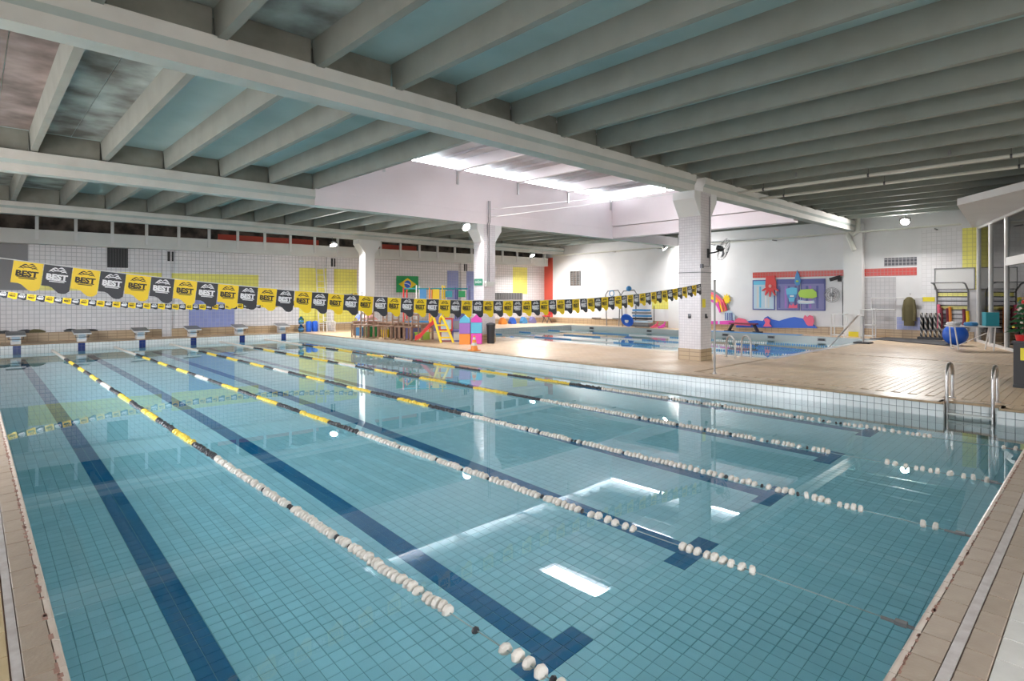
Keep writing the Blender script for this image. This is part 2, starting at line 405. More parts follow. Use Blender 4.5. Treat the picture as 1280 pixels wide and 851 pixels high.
tiles(basin, 'wall_tile', cr, (0, -1, 0), (0, 0, 1), (-1, 0, 0), T / 2 - .003, T / 2 - .003, .008, mr_, ['wall_pool_tile'], 300, stuffname='long_wall_tile_field')
tiles(basin, 'end_wall_tile', cf, (1, 0, 0), (0, 0, 1), (0, -1, 0), T / 2 - .003, T / 2 - .003, .008, mf, ['wall_pool_tile', 'block_tile'], 0)
tiles(basin, 'side_wall_tile', cl, (0, 1, 0), (0, 0, 1), (1, 0, 0), T / 2 - .003, T / 2 - .003, .008, [0] * len(cl), ['wall_pool_tile'], 0)
tiles(basin, 'near_wall_tile', cn, (-1, 0, 0), (0, 0, 1), (0, 1, 0), T / 2 - .003, T / 2 - .003, .008, [0] * len(cn), ['wall_pool_tile'], 0)
cs = [(PW + .06 + .12 * q, yy, z) for z in wallrows() for q in (0, 1) for yy in (NY0, NY1)]
tiles(basin, 'niche_tile', cs, (1, 0, 0), (0, 0, 1), (0, 1, 0), T / 2, T / 2 - .003, .008, [0] * len(cs), ['wall_pool_tile'], 0)
mb = MB(); mb._add([(0, 0, 0), (PW, 0, 0), (PW, NY0, 0), (NX, NY0, 0), (NX, NY1, 0), (PW, NY1, 0), (PW, PL, 0), (0, PL, 0)], [tuple(range(8))])
w = mb.build('pool_water', 'water'); tag(w, 'still clear turquoise water filling the big lap pool', 'water'); w['kind'] = 'stuff'

# near copings: tiles one by one
bed = MB(); bed.box(-1.4, -.004, -1.4, PL, -.2, D - .012); bed.box(-.004, PW + .3, -1.4, -.004, -.2, D - .012)
cop = struct(bed.build('floor_coping', 'coping_grout'), 'grout bed of the pool edge')
def edge_tile(name, n0, n1, length, m, lip=False):    # local x along the edge, local y away from the water
    mb = MB(); g = .002
    if lip:
        pr = [(n0 + .001, -.05), (n0 + .001, -.008), (n0 + .006, -.002), (n0 + .014, 0), (n1 - g, 0), (n1 - g, -.02), (n0 + .012, -.05)]
    else:
        pr = [(n0 + g, -.02), (n0 + g, -.003), (n0 + g + .003, 0), (n1 - g - .003, 0), (n1 - g, -.003), (n1 - g, -.02)]
    mb.prismx(pr, .004, length - .004); return mb.mesh(name, m)
def edge_rows(rows, pitch, n, place):
    for name, n0, n1, ms, lip in rows:
        var = [edge_tile(name, n0, n1, pitch, m, lip) for m in ms]
        for k in range(n):
            o = link(name, random.choice(var), cop); place(o, k)
def pl_left(o, k): o.location = (0, -.6 + .262 * k, D + random.uniform(-.0008, .0008)); o.rotation_euler = (0, 0, R(90))
def pl_near(o, k): o.location = (.3 + .232 * (k + 1), 0, D + random.uniform(-.0008, .0008)); o.rotation_euler = (0, 0, R(180))
edge_rows([('lip_tile', 0, .034, ['coping_lip'], True), ('coping_tile', .034, .147, ['coping', 'coping_b'], False), ('deck_edge_tile', .19, .33, ['coping_yellow'], False)], .262, 99, pl_left)
edge_rows([('lip_tile', 0, .034, ['coping_lip'], True), ('coping_tile', .034, .154, ['coping', 'coping_b'], False), ('deck_edge_tile', .203, .313, ['coping', 'coping_b'], False), ('white_edge_tile', .313, .43, ['white_tile'], False), ('white_edge_tile', .432, .55, ['white_tile'], False)], .232, 48, pl_near)
res = MB(); rr_ = random.Random(3)
for k in range(150):                                   # brown grout smeared along the lip joint
    y = rr_.uniform(1.6, 12); a = rr_.uniform(.008, .03); x = -.034 + rr_.uniform(-.006, .005); w_ = rr_.uniform(.004, .011)
    res.box(x - w_, x + w_, y - a, y + a, D - .004, D + .0012)
    y = rr_.uniform(2.2, 9); x = -.034 + rr_.uniform(-.006, .005); a = rr_.uniform(.006, .022); w_ = rr_.uniform(.003, .007); res.box(y - a, y + a, x - w_, x + w_, D - .004, D + .0012)
o = res.build('grout_residue', 'grout_residue', cop); o['kind'] = 'stuff'
mb = MB(); mb.box(-.186, -.149, -.3, PL, D - .02, D + .002); mb.build('gutter_strip', 'gutter', cop)
mb = MB(); mb.box(-.1, PW + .2, -.2, -.157, D - .02, D + .002); mb.build('gutter_strip', 'gutter', cop)

# ------------------------------------------------------------------ second (children's) pool and deck floor
KX0, KX1, KY0, KY1 = 15.3, 24.9, 5.7, 21.0
NW = -5.0; RX = 26.5                                  # near wall, mural wall
mb = MB()
def deckbox(x0, x1, y0, y1): mb.box(x0, x1, y0, y1, -.1, D)
deckbox(PW + .06, PW + .5, NW, NY0); deckbox(PW + .3, PW + .5, NY0, NY1); deckbox(PW + .06, PW + .5, NY1, PL)
deckbox(PW + .5, KX0, 5.7, 27.2); deckbox(KX0, KX1, KY1, 27.2); deckbox(KX1, RX + .5, NW, 27.2); deckbox(-.1, PW + .5, PL + .06, 27.2); deckbox(17.9, KX1, NW, KY0)
deckbox(WX, -1.4, NW, 27.2); deckbox(-1.4, PW + .06, NW, -1.4); deckbox(-1.4, -.33, PL - .3, 27.2)
deck = struct(mb.build('floor', 'deck'), 'beige tiled pool deck')
mb = MB(); mb.box(PW + .5, 17.9, NW, 5.7, -.1, D - .008); gb = struct(mb.build('floor_grout', 'deck_grout'), 'grout bed of the deck tiles')
cen = []; mid = []
j = 0; y = -1.5
while y < 5.68:
    x = PW + .5 + (.0 if j % 2 else .12)
    while x < 17.9 - .1: cen.append((x + .12, y + .06, D)); mid.append(1 if random.random() < .25 else 0); x += .24
    y += .12; j += 1
cen = [c for c in cen if c[0] < 17.8 and c[1] < 5.64]; mid = mid[:len(cen)]
tiles(gb, 'deck_tile', cen, (1, 0, 0), (0, 1, 0), (0, 0, 1), .118, .058, .008, mid, ['deck_tile', 'deck_tile_dark'], 300)
# rounded brown nosing along the far and right pool edge
mb = MB(); pr = [(0, -.035), (-.012, -.03), (-.016, -.018), (-.010, -.004), (0, 0), (.09, 0), (.09, -.035)]
for a, b in ((-1.4, NY0 - .02), (NY1 + .02, PL + .02)):
    n = len(pr); mb._add([(PW + q[0], a, D + q[1]) for q in pr] + [(PW + q[0], b, D + q[1]) for q in pr], [tuple(range(n)), tuple(range(n, 2 * n))[::-1]] + [(i, n + i, n + (i + 1) % n, (i + 1) % n) for i in range(n)])
mb.box(NX - .012, NX + .08, NY0 - .05, NY1 + .05, D - .035, D)
mb.box(PW, NX + .02, NY0 - .06, NY0 - .012, D - .035, D); mb.box(PW, NX + .02, NY1 + .012, NY1 + .06, D - .035, D)
mb.prismx([(PL + q[0], D + q[1]) for q in pr], 0, PW + .05)
mb.build('edge_nosing', 'nosing', deck)
# children's pool shell
e_ = .02; mb = MB(); mb.box(KX0 - .2, KX0 + e_, KY0 - .2, KY1 + .2, -1.2, D + .004); mb.box(KX1 - e_, KX1 + .2, KY0 - .2, KY1 + .2, -1.2, D + .004)
mb.box(KX0 + e_, KX1 - e_, KY0 - .2, KY0 + e_, -1.2, D + .004); mb.box(KX0 + e_, KX1 - e_, KY1 - e_, KY1 + .2, -1.2, D + .004)
tilemat('kid_wall', (.66, .68, .67), (.40, .44, .44), .105, .105, 'xz', .008, .2); tilemat('kid_floor', (.30, .56, .60), (.16, .36, .40), .105, .105, 'xy', .008, .25)
kb = struct(mb.build('kid_pool_basin', 'kid_wall'), "tiled children's pool basin")
mb = MB(); mb.box(KX0, KX1, KY0, KY1, -1.0, -.9); struct(mb.build('floor_kid_pool', 'kid_floor'), "floor of the children's pool")
mb = MB(); mb._add([(KX0, KY0, .03), (KX1, KY0, .03), (KX1, KY1, .03), (KX0, KY1, .03)], [(0, 1, 2, 3)])
w = mb.build('pool_water', 'water'); tag(w, "still water of the smaller pool beyond the columns", 'water'); w['kind'] = 'stuff'

# ------------------------------------------------------------------ walls
def wallbox(name, m, boxes, label=None):
    mb = MB()
    for b in boxes: mb.box(*b)
    return struct(mb.build(name, m), label)
# left wall with added windows (outside the picture)
bx = [(WX - .25, WX, NW, 27.4, -.1, 1.4), (WX - .25, WX, NW, 27.4, 4.1, 7)]
ys = [NW] + [q for ab in ADDED_WINS for q in ab] + [27.4]
for i in range(0, len(ys), 2): bx.append((WX - .25, WX, ys[i], ys[i + 1], 1.4, 4.1))
wl = wallbox('wall_left', 'plaster', bx, 'window wall left of the pool')
for k, (a, b) in enumerate(ADDED_WINS):
    mb = MB()
    for yy in (a, (a + b) / 2 - .03, b - .06): mb.box(WX - .18, WX - .1, yy, yy + .06, 1.4, 4.1)
    for zz in (1.4, 4.04): mb.box(WX - .18, WX - .1, a, b, zz, zz + .06)
    struct(mb.build('window_%d' % (k + 1), 'white_paint'), 'white window frame')
bx = [(WX - .25, RX + .3, NW - .25, NW, -.1, 1.4), (WX - .25, RX + .3, NW - .25, NW, 4.1, 7)]
xs_ = [WX - .25] + [q for ab in ADDED_NWINS for q in ab] + [RX + .3]
for i in range(0, len(xs_), 2): bx.append((xs_[i], xs_[i + 1], NW - .25, NW, 1.4, 4.1))
wallbox('wall_near', 'plaster', bx, 'wall behind the viewer')
for k, (a, b) in enumerate(ADDED_NWINS):
    mb = MB()
    for xx in (a, (a + b) / 2 - .03, b - .06): mb.box(xx, xx + .06, NW - .18, NW - .1, 1.4, 4.1)
    for zz in (1.4, 4.04): mb.box(a, b, NW - .18, NW - .1, zz, zz + .06)
    struct(mb.build('window_%d' % (k + 10), 'white_paint'), 'white window frame')
# back wall, slightly skew: local x along the wall, room on local -y
wb = MB(); wb.box(-3.4, 27.2, 0, .25, -.1, 5.4)
wback = struct(wb.build('wall_back', 'wall_tile'), 'white tiled end wall behind the starting blocks'); wback.location = (0, B0, 0); wback.rotation_euler = (0, 0, BT)
def patch(name, m, u0, v0, u1, v1, parent=wback, t=.006):
    s0, z0 = onB(u0, v1); s1, z1 = onB(u1, v0)
    mb = MB(); mb.box(s0, s1, -t, 0, z0, z1); return mb.build(name, m, parent)
def patchs(name, m, s0, s1, z0, z1, t=.006):
    mb = MB(); mb.box(s0, s1, -t, 0, z0, z1); return mb.build(name, m, wback)
S = lambda u: onB(u, 370)[0]
patchs('grey_wall_panel', 'grey_panel', -3, S(35), 2.12, 3.85)
patchs('yellow_wall_band', 'yellow_tile', S(35), S(323), 2.12, 2.86)
patchs('blue_wall_block', 'blue_tile', S(236), S(293), .55, 2.12)
patchs('yellow_wall_block', 'yellow_tile', S(374), S(410), .62, 3.25)
patchs('yellow_wall_block', 'yellow_tile', S(416), S(446), .62, 3.25)
patchs('blue_wall_strip', 'blue_tile', S(559), S(573), 1.4, 3.35); patchs('blue_wall_strip', 'blue_tile', S(583), S(596), 1.4, 3.35)
patchs('yellow_wall_strip', 'yellow_tile', S(641), S(659), 2.05, 3.7)
mb = MB(); mb.box(-3.2, 26.7, -.10, 0, 0, .56); bb = struct(mb.build('baseboard_back', 'brown_tile'), 'brown tiled plinth of the end wall'); bb.location = wback.location; bb.rotation_euler = wback.rotation_euler
# pilasters with double slots
for u in (208, 412, 578):
    s = S(u); mb = MB(); mb.box(s - .17, s + .17, -.12, 0, .2, 3.85); pil = mb.build('pilaster', 'wall_tile', wback)
    mb = MB(); mb.box(s + .02, s + .12, -.127, -.12, 3.35, 3.75); mb.box(s + .22 - .05, s + .30 - .06, -.127, -.1, 3.35, 3.75); mb.build('slot', 'black', pil)
# service duct along the end wall with posts, red band and dark clerestory behind
mb = MB(); mb.box(-3.2, 26.4, -.55, -.05, 3.80, 4.28); duct = mb.build('service_duct', 'duct_paint', wback)
mb = MB(); mb.box(-3.2, 26.4, -.60, -.02, 4.28, 4.31); mb.build('duct_lid', 'duct_paint', duct)
k = -3.0
while k < 26.4:
    mb = MB(); mb.box(k - .05, k + .05, -.60, -.5, 3.95, 4.95); mb.build('duct_post', 'white_paint', duct); k += 1.12
mb = MB(); mb.box(-3.2, 26.4, -.03, -.01, 4.3, 5.35); mb.build('dark_recess', 'dark_void', wback)
mb = MB(); mb.box(S(272), S(398), -.06, -.03, 4.34, 4.60); mb.build('red_band', 'red_paint', wback)
mb = MB(); mb.box(S(468), S(520), -.06, -.03, 4.34, 4.60); mb.build('red_band', 'red_paint', wback)
# mural wall: local frame turned so that local x runs towards the viewer's right (-Y), room on local -y
def onM(u, v, off=0.0):                                # -> local x (=-Y), z on the mural wall
    Y, z = onX(u, v, RX - off); return -Y, z
ROTM = R(-90)
mb = MB(); mb.box(-27.2, 5.2, 0, .25, -.1, 5.4)
wright = struct(mb.build('wall_right', 'plaster'), 'long pale wall with the sea mural'); wright.location = (RX, 0, 0); wright.rotation_euler = (0, 0, ROTM)
def patchm(name, m, u0, v0, u1, v1, t=.006):
    x0, z0 = onM(u0, v1); x1, z1 = onM(u1, v0); mb = MB(); mb.box(x0, x1, -t, 0, min(z0, z1), max(z0, z1)); return mb.build(name, m, wright)
patchm('red_wall_end', 'red_paint', 676, 322, 691, 396)
patchm('red_tile_band', 'red_tile', 941, 337, 1056, 347.5); patchm('red_tile_band', 'red_tile', 1078, 334, 1146, 345.5)
patchm('grey_tile_block', 'grey_tile', 1105, 321, 1146, 333)
patchm('pale_tile_field', 'pale_grey_tile', 1079, 346, 1120, 413); patchm('blue_tile_block', 'blue_tile', 1121, 397, 1172, 414)
patchm('yellow_wall_corner', 'yellow_tile', 1203, 284, 1223, 362)
patchm('wall_tile_field', 'wall_tile_pale', 1152, 284, 1203, 412)
patchm('yellow_wall_patch', 'yellow_tile', 815, 366, 836, 386)
mb = MB(); mb.box(-24.5, -2.9, -.06, 0, D, .58); bb = struct(mb.build('baseboard_right', 'brown_tile'), 'brown tiled plinth of the mural wall'); bb.location = (RX, 0, 0); bb.rotation_euler = (0, 0, ROTM)
for u0, u1 in ((1055, 1078), (836, 853)):              # wall piers that carry the beams
    x0, x1 = onM(u0, 370, .3)[0], onM(u1, 370, .3)[0]
    mb = MB(); mb.box(x0, x1, -.35, 0, D, 4.9); mb.build('wall_pier', 'white_paint', wright)

# ------------------------------------------------------------------ ceiling: slab, joists, beams, light well
WELL = (6.88, 20.5, 7.05, 14.8)
BAYS = [(NW, 6.72, 4.965), (7.0, 14.86, 4.92), (15.1, 22.96, 4.87), (23.2, 27.3, 4.87)]
ceil = struct(wallbox('ceiling', 'slab', [(WX, RX, NW, 7.05, 5.34, 5.5), (WX, WELL[0], 7.05, 14.8, 5.34, 5.5), (WELL[1], RX, 7.05, 14.8, 5.34, 5.5), (WX, RX, 14.8, 27.4, 5.34, 5.5)]), 'green precast concrete ceiling')
JX = [.65 + 1.222 * k for k in range(-3, 22)]
for x0, x1 in ((-.5, .6), (.66, 1.86), (-1.8, -.6)):
    mb = MB(); mb.box(x0, (x0 + x1) / 2 - .006, 7.1, 14.75, 5.325, 5.34); mb.build('slab_plate', 'slab_stained' if x0 > 0 else 'slab_brown', ceil)
    mb = MB(); mb.box((x0 + x1) / 2 + .006, x1, 7.1, 14.75, 5.325, 5.34); mb.build('slab_plate', 'slab_stained' if x0 > 0 else 'slab_brown', ceil)
for x0, x1 in ((-.5, .6), (.66, 1.86)):
    mb = MB(); mb.box(x0, x1, 15.2, 22.9, 5.325, 5.34); mb.build('slab_plate', 'slab_stained', ceil)
for x0, x1 in ((.66, 1.86), (1.88, 3.05)):
    mb = MB(); mb.box(x0, x1, -4, 6.7, 5.325, 5.34); mb.build('slab_plate', 'slab_stained', ceil)
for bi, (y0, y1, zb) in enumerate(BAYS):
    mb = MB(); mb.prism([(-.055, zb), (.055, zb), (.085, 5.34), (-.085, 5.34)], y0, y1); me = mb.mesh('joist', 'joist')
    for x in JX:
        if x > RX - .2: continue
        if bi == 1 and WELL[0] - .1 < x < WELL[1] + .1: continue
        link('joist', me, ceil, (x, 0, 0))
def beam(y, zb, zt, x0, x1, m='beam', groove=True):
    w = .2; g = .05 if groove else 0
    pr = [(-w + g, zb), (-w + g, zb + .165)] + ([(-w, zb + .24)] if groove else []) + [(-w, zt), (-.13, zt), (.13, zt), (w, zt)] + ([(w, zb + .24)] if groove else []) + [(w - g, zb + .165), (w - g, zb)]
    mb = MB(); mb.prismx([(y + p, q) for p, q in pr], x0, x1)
    mb.mi[-1] = 1  # bottom face carries its shade as colour
    if groove: mb.mi[3] = 1  # slanted band under the flange coloured as shade too
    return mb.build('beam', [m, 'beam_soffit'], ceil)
def closure(y, zt, x0, x1):
    mb = MB(); mb.box(x0, x1, y - .12, y + .12, zt, 5.36); mb.build('closure_panel', 'closure', ceil)
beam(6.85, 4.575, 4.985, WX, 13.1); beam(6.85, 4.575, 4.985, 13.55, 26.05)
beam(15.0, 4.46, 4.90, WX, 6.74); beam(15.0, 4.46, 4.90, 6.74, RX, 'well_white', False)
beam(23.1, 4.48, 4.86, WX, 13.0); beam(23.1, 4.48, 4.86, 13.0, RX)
for k in range(len(JX) - 1):
    a, b = JX[k] + .09, JX[k + 1] - .09
    if b > RX: continue
    closure(6.85, 4.985, a, b); closure(23.1, 4.86, a, b)
    if b < WELL[0] or a > WELL[1]: closure(15.0, 4.90, a, b)
mb = MB(); x0, x1, y0, y1 = WELL                       # upstand walls of the light well
mb.box(x0 - .15, x1 + .3, y1 - .012, y1 + .18, 4.88, 6.24); mb.box(x0 - .15, x1 + .3, y0 - .2, y0 + .012, 5.3, 6.5); mb.box(x0 - .18, x0 + .012, y0, y1, 5.3, 6.5)
mb.box(x1 - .012, x1 + .25, y0, y1, 5.02, 6.2); mb.build('light_well_wall', 'well_white', ceil)
mb = MB(); mb.box(x1 + .05, x1 + .45, y0, y1 + .1, 4.5, 5.0); mb.build('beam', 'well_white', ceil)
mb = MB(); sk = [(12.3, 13.1, 9.3, 11.5), (17.4, 18.1, 9.6, 11.6)]; ex = .5
xs = [x0 - .3, 12.3, 13.1, 17.4, 18.1, x1 + ex]
for i in range(5):
    a, b = xs[i], xs[i + 1]
    h = next((q for q in sk if abs(q[0] - a) < .01), None)
    if h: mb.box(a, b, y0 - .3, h[2], 6.5, 6.6); mb.box(a, b, h[3], y1 + ex, 6.5, 6.6)
    else: mb.box(a, b, y0 - .3, y1 + ex, 6.5, 6.6)
roof = mb.build('light_well_roof', 'roof_sheet', ceil)
for k in range(5):
    x = 8.9 + 2.87 * k
    if k < 4: mb = MB(); mb.box(x - .07, x + .07, y0, y1, 6.16, 6.5); mb.build('roof_rib', 'well_white', ceil)
    mb = MB(); mb.box(x - .04, x + .04, y1 - .06, y1 + .12, 5.72, 6.5); mb.build('rib_bracket', 'aluminium', ceil)
    if k < 4:
        for q in (.72, 1.44, 2.15):
            if any(h[0] - .1 < x + q < h[1] + .1 for h in sk): continue
            mb = MB(); mb.box(x + q - .02, x + q + .02, y0, y1, 6.42, 6.5); mb.build('roof_batten', 'roof_sheet', ceil)
mb = MB(); mb.box(x1 + .02, x1 + .1, 12.0, 12.08, 6.1, 6.5); mb.build('rib_bracket', 'aluminium', ceil)
# sloping soffit over the glazed corner on the right
mb = MB(); q = [(RX - .05, 2.95), (RX - .05, NW), (13.2, NW), (13.2, -2.9), (17.8, .8), (19.7, 2.36)]
mb.prismz(q[::-1], 4.43, 4.62); mb.build('dropped_soffit', 'plaster', ceil)

# ------------------------------------------------------------------ columns
def column(label, x0, y0, wx=.55, wy=.55, ztop=4.575, cm=('column_tile', 'column_tile_y'), base=True):
    t = thing('column', label, 'column', (x0 + wx / 2, y0 + wy / 2, D)); h = ztop - D; a, b = wx / 2, wy / 2
    mb = MB(); mb.box(-a, a, -b, b, .3 if base else 0, h); mb.mi = [0, 0, 0, 1, 0, 1]; mb.build('shaft', list(cm), t)
    if base:
        mb = MB(); mb.box(-a - .012, a + .012, -b - .012, b + .012, 0, .3); mb.mi = [0, 0, 0, 1, 0, 1]; mb.build('plinth', ['brown_tile', 'brown_tile_y'], t)
    mb = MB()
    for sgn in (-1, 1):
        pr = [(sgn * a, h - .62), (sgn * (a + .30), h - .2), (sgn * (a + .30), h), (sgn * a, h)]
        mb.prism(pr if sgn < 0 else pr[::-1], -b, b)
    mb.build('corbel', 'white_paint', t); return t
colA = column('large white tiled column with the wall fan beside the small pool', 13.22, 6.6, .55, .62, 4.575)
colB = column('white tiled column with green exit sign behind the toys', 12.94, 14.77, .55, .55, 4.46)
colC = column('farthest white column, left of the Brazilian flag', 12.75, 22.85, .5, .55, 4.48, ('white_paint', 'white_paint'), False)

# ------------------------------------------------------------------ flood lamps
def flood(label, loc, rz, tilt=35, power=None, stem=.3):
    """housing, glowing lens, yoke; shines towards local -y and down"""
    t = thing('flood_lamp', label, 'lamp', loc, rz, 'flood lamps under the beams')
    a = R(tilt); d = Vector((0, -math.cos(a), -math.sin(a))); up = Vector((0, -math.sin(a), math.cos(a)))
    mb = MB(); mb.lathe([(.05, .16), (.09, .13), (.12, .05), (.155, 0), (.155, -.02), (.14, -.02), (.14, 0)], 18); h = mb.build('housing', 'aluminium', t, True)
    q = Vector((0, 0, -1)).rotation_difference(d).to_euler(); h.rotation_euler = q
    mb = MB(); mb.lathe([(.138, -.012), (.08, -.024), (.0, -.028)], 18); l = mb.build('lens', 'lamp_glow', t, True); l.rotation_euler = q
    mb = MB(); mb.tube([(-.17, 0, 0), (-.17, .05, .12), (0, .09, .17), (.17, .05, .12), (.17, 0, 0)], .014, 6); mb.build('yoke', 'dark_metal', t)
    mb = MB(); mb.cyl((0, .09, .16), (0, .12, stem), .012, 6); mb.build('stem', 'dark_metal', t)
    li = bpy.data.lights.new('lamp_light', 'AREA'); li.shape = 'DISK'; li.size = .27; li.energy = power or LAMP_W; li.color = (1, .97, .94)
    o = bpy.data.objects.new('lamp_light', li); C.objects.link(o); o.parent = t; o.location = d * .05; o.rotation_euler = q
    return t
flood('glowing flood lamp under the beam, just left of the farthest column', (11.2, 22.82, 4.15), 0, 62, stem=.34)
flood('glowing flood lamp under the beam, left of the exit sign column', (12.1, 14.72, 4.28), 0, stem=.19, power=150)
flood('glowing flood lamp at the far pool, left of the large tiled column', (24.8, 14.75, 4.28), R(30), 50, stem=.19, power=110)
flood('glowing flood lamp high on the wall above the black and red tiles', (25.6, 4.85, 4.75), R(-90), 40, power=190)
flood('small flood lamp in the far corner by the red wall end', (23.6, 22.85, 4.3), 0, 62, stem=.19)
flood('flood lamp above the pool edge behind the viewer', (-1.5, -4.7, 4.5), R(160), power=60)  # unseen lamp added for light from the viewer's side
flood('flood lamp over the deck behind the viewer', (8.0, -4.7, 4.6), R(180), power=50)  # also unseen, added as weak fill towards the pool
flood('flood lamp over the deck by the reception counter, outside the picture', (15.8, -2.2, 4.2), R(150), 72, power=380)  # added out of view so deck bounce lifts the joists

# ------------------------------------------------------------------ lane ropes
FLOAT = {}
for m in ('white_float', 'black_float', 'yellow_float'):
    mb = MB(); mb.lathe([(.012, -.020), (.036, -.016), (.042, -.006), (.042, .006), (.036, .016), (.012, .020)], 8, axis='y'); FLOAT[m] = mb.mesh('float', m)
fv = np.array([v.co[:] for v in FLOAT['white_float'].vertices]); ff = [list(p.vertices) for p in FLOAT['white_float'].polygons]
BAND = [21, 20, 19, 18, 17, 16, 15, 14.35, 13.35, 12.35, 11.35, 10.35, 9.35, 8.4, 7.4, 6.5]
SEQ = ['b', 'y', 'b', 'y', 'b', 'y', 'b', 'w', 'b', 'y', 'b', 'y', 'b', 'y', 'b']
def ropecol(y):
    if y > BAND[0] or y < BAND[-1]: return 'white_float'
    for k in range(len(SEQ)):
        if BAND[k + 1] <= y <= BAND[k]: return {'b': 'black_float', 'y': 'yellow_float', 'w': 'white_float'}[SEQ[k]]
ROPE_LAB = ['lane rope nearest the left pool edge, running out of the bottom of the picture', 'second lane rope from the left, ending above the dark T marks', 'middle lane rope of the big pool',
            'fourth lane rope from the left pool edge', 'lane rope nearest the ladder side of the big pool']
GAPS = [[(2.02, 1.85), (1.76, 1.62)], [(1.95, 1.6), (.98, 0)], [(.83, .45), (.28, 0)], [(1.7, 1.15), (.2, 0)], [(1.0, .32), (.15, 0)]]
for k, x in enumerate(ROPES):
    t = thing('lane_rope', ROPE_LAB[k], 'lane rope', (x, 0, 0), 0, 'lane ropes of the big pool')
    mb = MB(); mb.tube([(0, .02, .006), (0, 12.5, -.004), (0, PL - .02, .006)], .0035, 6); mb.build('cable', 'cable', t)
    mb = MB(); mb.cyl((0, .08, .0), (0, .26, .0), .013, 8); mb.box(-.022, .022, .13, .19, -.008, .018); mb.cyl((0, .012, .004), (0, .08, .002), .01, 6); mb.build('tensioner', 'steel_grey', t, True)
    far = {m: MB() for m in FLOAT}; y = .16
    while y < PL - .25:
        if any(b < y < a for a, b in GAPS[k]): y += 0.054; continue
        m = ropecol(y); px, pz = random.uniform(-.008, .008), random.uniform(-.006, .012)
        if y < 5.5 and random.random() < .10: m = 'black_float'
        if y < 9.6:
            o = link('float', FLOAT[m], t, (px, y, pz), (random.uniform(-.22, .22), random.uniform(0, 6), random.uniform(-.25, .25)))
            if m == 'black_float' and y < 6: o.scale = (.6, .6, .6)
        else:
            far[m]._add(fv + np.array((px, y, pz)), ff)
        y += 0.054 if y > 2.6 else random.choice((0.054, 0.06, .075, .1) if y > .6 else (.08, .11))
    for m, mb in far.items():
        o = mb.build('float_run', m, t); o['kind'] = 'stuff'

# ------------------------------------------------------------------ starting blocks
BL = ['starting block farthest left, at the picture edge', 'second starting block from the left', 'third starting block from the left, before the white tiles', 'fourth starting block, at the left edge of the blue wall tiles',
      'fifth starting block, at the right edge of the blue wall tiles', 'starting block farthest right, nearest the blue barrels']
def block(k, x):
    t = thing('starting_block', BL[k], 'starting block', (x, PL + .28, D), 0, 'starting blocks at the pool end')
    mb = MB(); mb.prismx([(-.15, 0), (.17, 0), (.17, .36), (-.15, .29)], -.135, .135); p = mb.build('pedestal', 'white_paint', t)
    mb = MB(); mb.box(-.10, .10, -.156, -.15, .10, .27); mb.build('number_panel', 'pale_blue', p)
    mb = MB(); mb.prismx([(-.36, .27), (.28, .37), (.28, .42), (-.36, .315)], -.26, .26); mb.build('platform', 'white_paint', t)
    mb = MB(); mb.prismx([(-.36, .316), (.28, .421), (.28, .436), (-.36, .331)], -.25, .25); mb.build('tread', 'steel_grey', t)
    mb = MB(); mb.tube([(-.2, -.13, .28), (-.2, -.20, .17), (.2, -.20, .17), (.2, -.13, .28)], .013, 6); mb.build('grip_bar', 'dark_metal', t, True)
for k, x in enumerate(LANES): block(k, x)

# ------------------------------------------------------------------ flag lines with printed flags
def flag_outline(w, h, tail):
    pts = [(0, 0), (w, 0)]
    for q in range(9):                                # wavy lower edge, low lobe at the right
        f = q / 8; x = w * (1 - f); z = -h - tail * (.5 + .5 * math.cos(math.pi * min(1, max(0, (f - .30) / .45)))) + (.0 if f > .2 else tail * .5 * (1 - f / .2) ** 2)
        pts.append((x, z))
    return pts
def print_mesh(name, w, h, col):
    """wave strokes, the word BEST and a small strap line"""
    mb = MB()
    for i, (a, b, z) in enumerate(((.28, .52, .80), (.50, .74, .83), (.22, .44, .735), (.56, .80, .745), (.30, .72, .69), (.18, .36, .665), (.62, .84, .665))):
        n = 6; z = -h * (1 - z); top = []; bot = []
        for j in range(n + 1):
            x = w * (a + (b - a) * j / n); q = .012 * h / .2 * math.sin(math.pi * j / n)
            top.append((x, z + q + .004 * math.sin(math.pi * j / n) + .001)); bot.append((x, z + q * .7 - .001))
        mb.prism(top + bot[::-1], -.0012, .0)
    for a, b, z in ((.16, .84, .30), (.24, .78, .235)):
        mb.box(w * a, w * b, -.0012, 0, -h * (1 - z) - .0035, -h * (1 - z) + .0035)
    me = mb.mesh(name, col)
    tm = text_mesh(name, 'BEST', h * .33, col, bold=.003)
    import bmesh
    bm = bmesh.new(); bm.from_mesh(tm); xs = [v.co.x for v in bm.verts]; sc = .76 * w / (max(xs) - min(xs)); cx = (max(xs) + min(xs)) / 2
    bm.transform(Matrix.Translation((w / 2, -.0006, -h * .56)) @ Matrix.Rotation(R(90), 4, 'X') @ Matrix.Diagonal((sc, 1.0, 1, 1)) @ Matrix.Translation((-cx, 0, 0)))
    bm.from_mesh(me); bm.to_mesh(me); bm.free(); return me
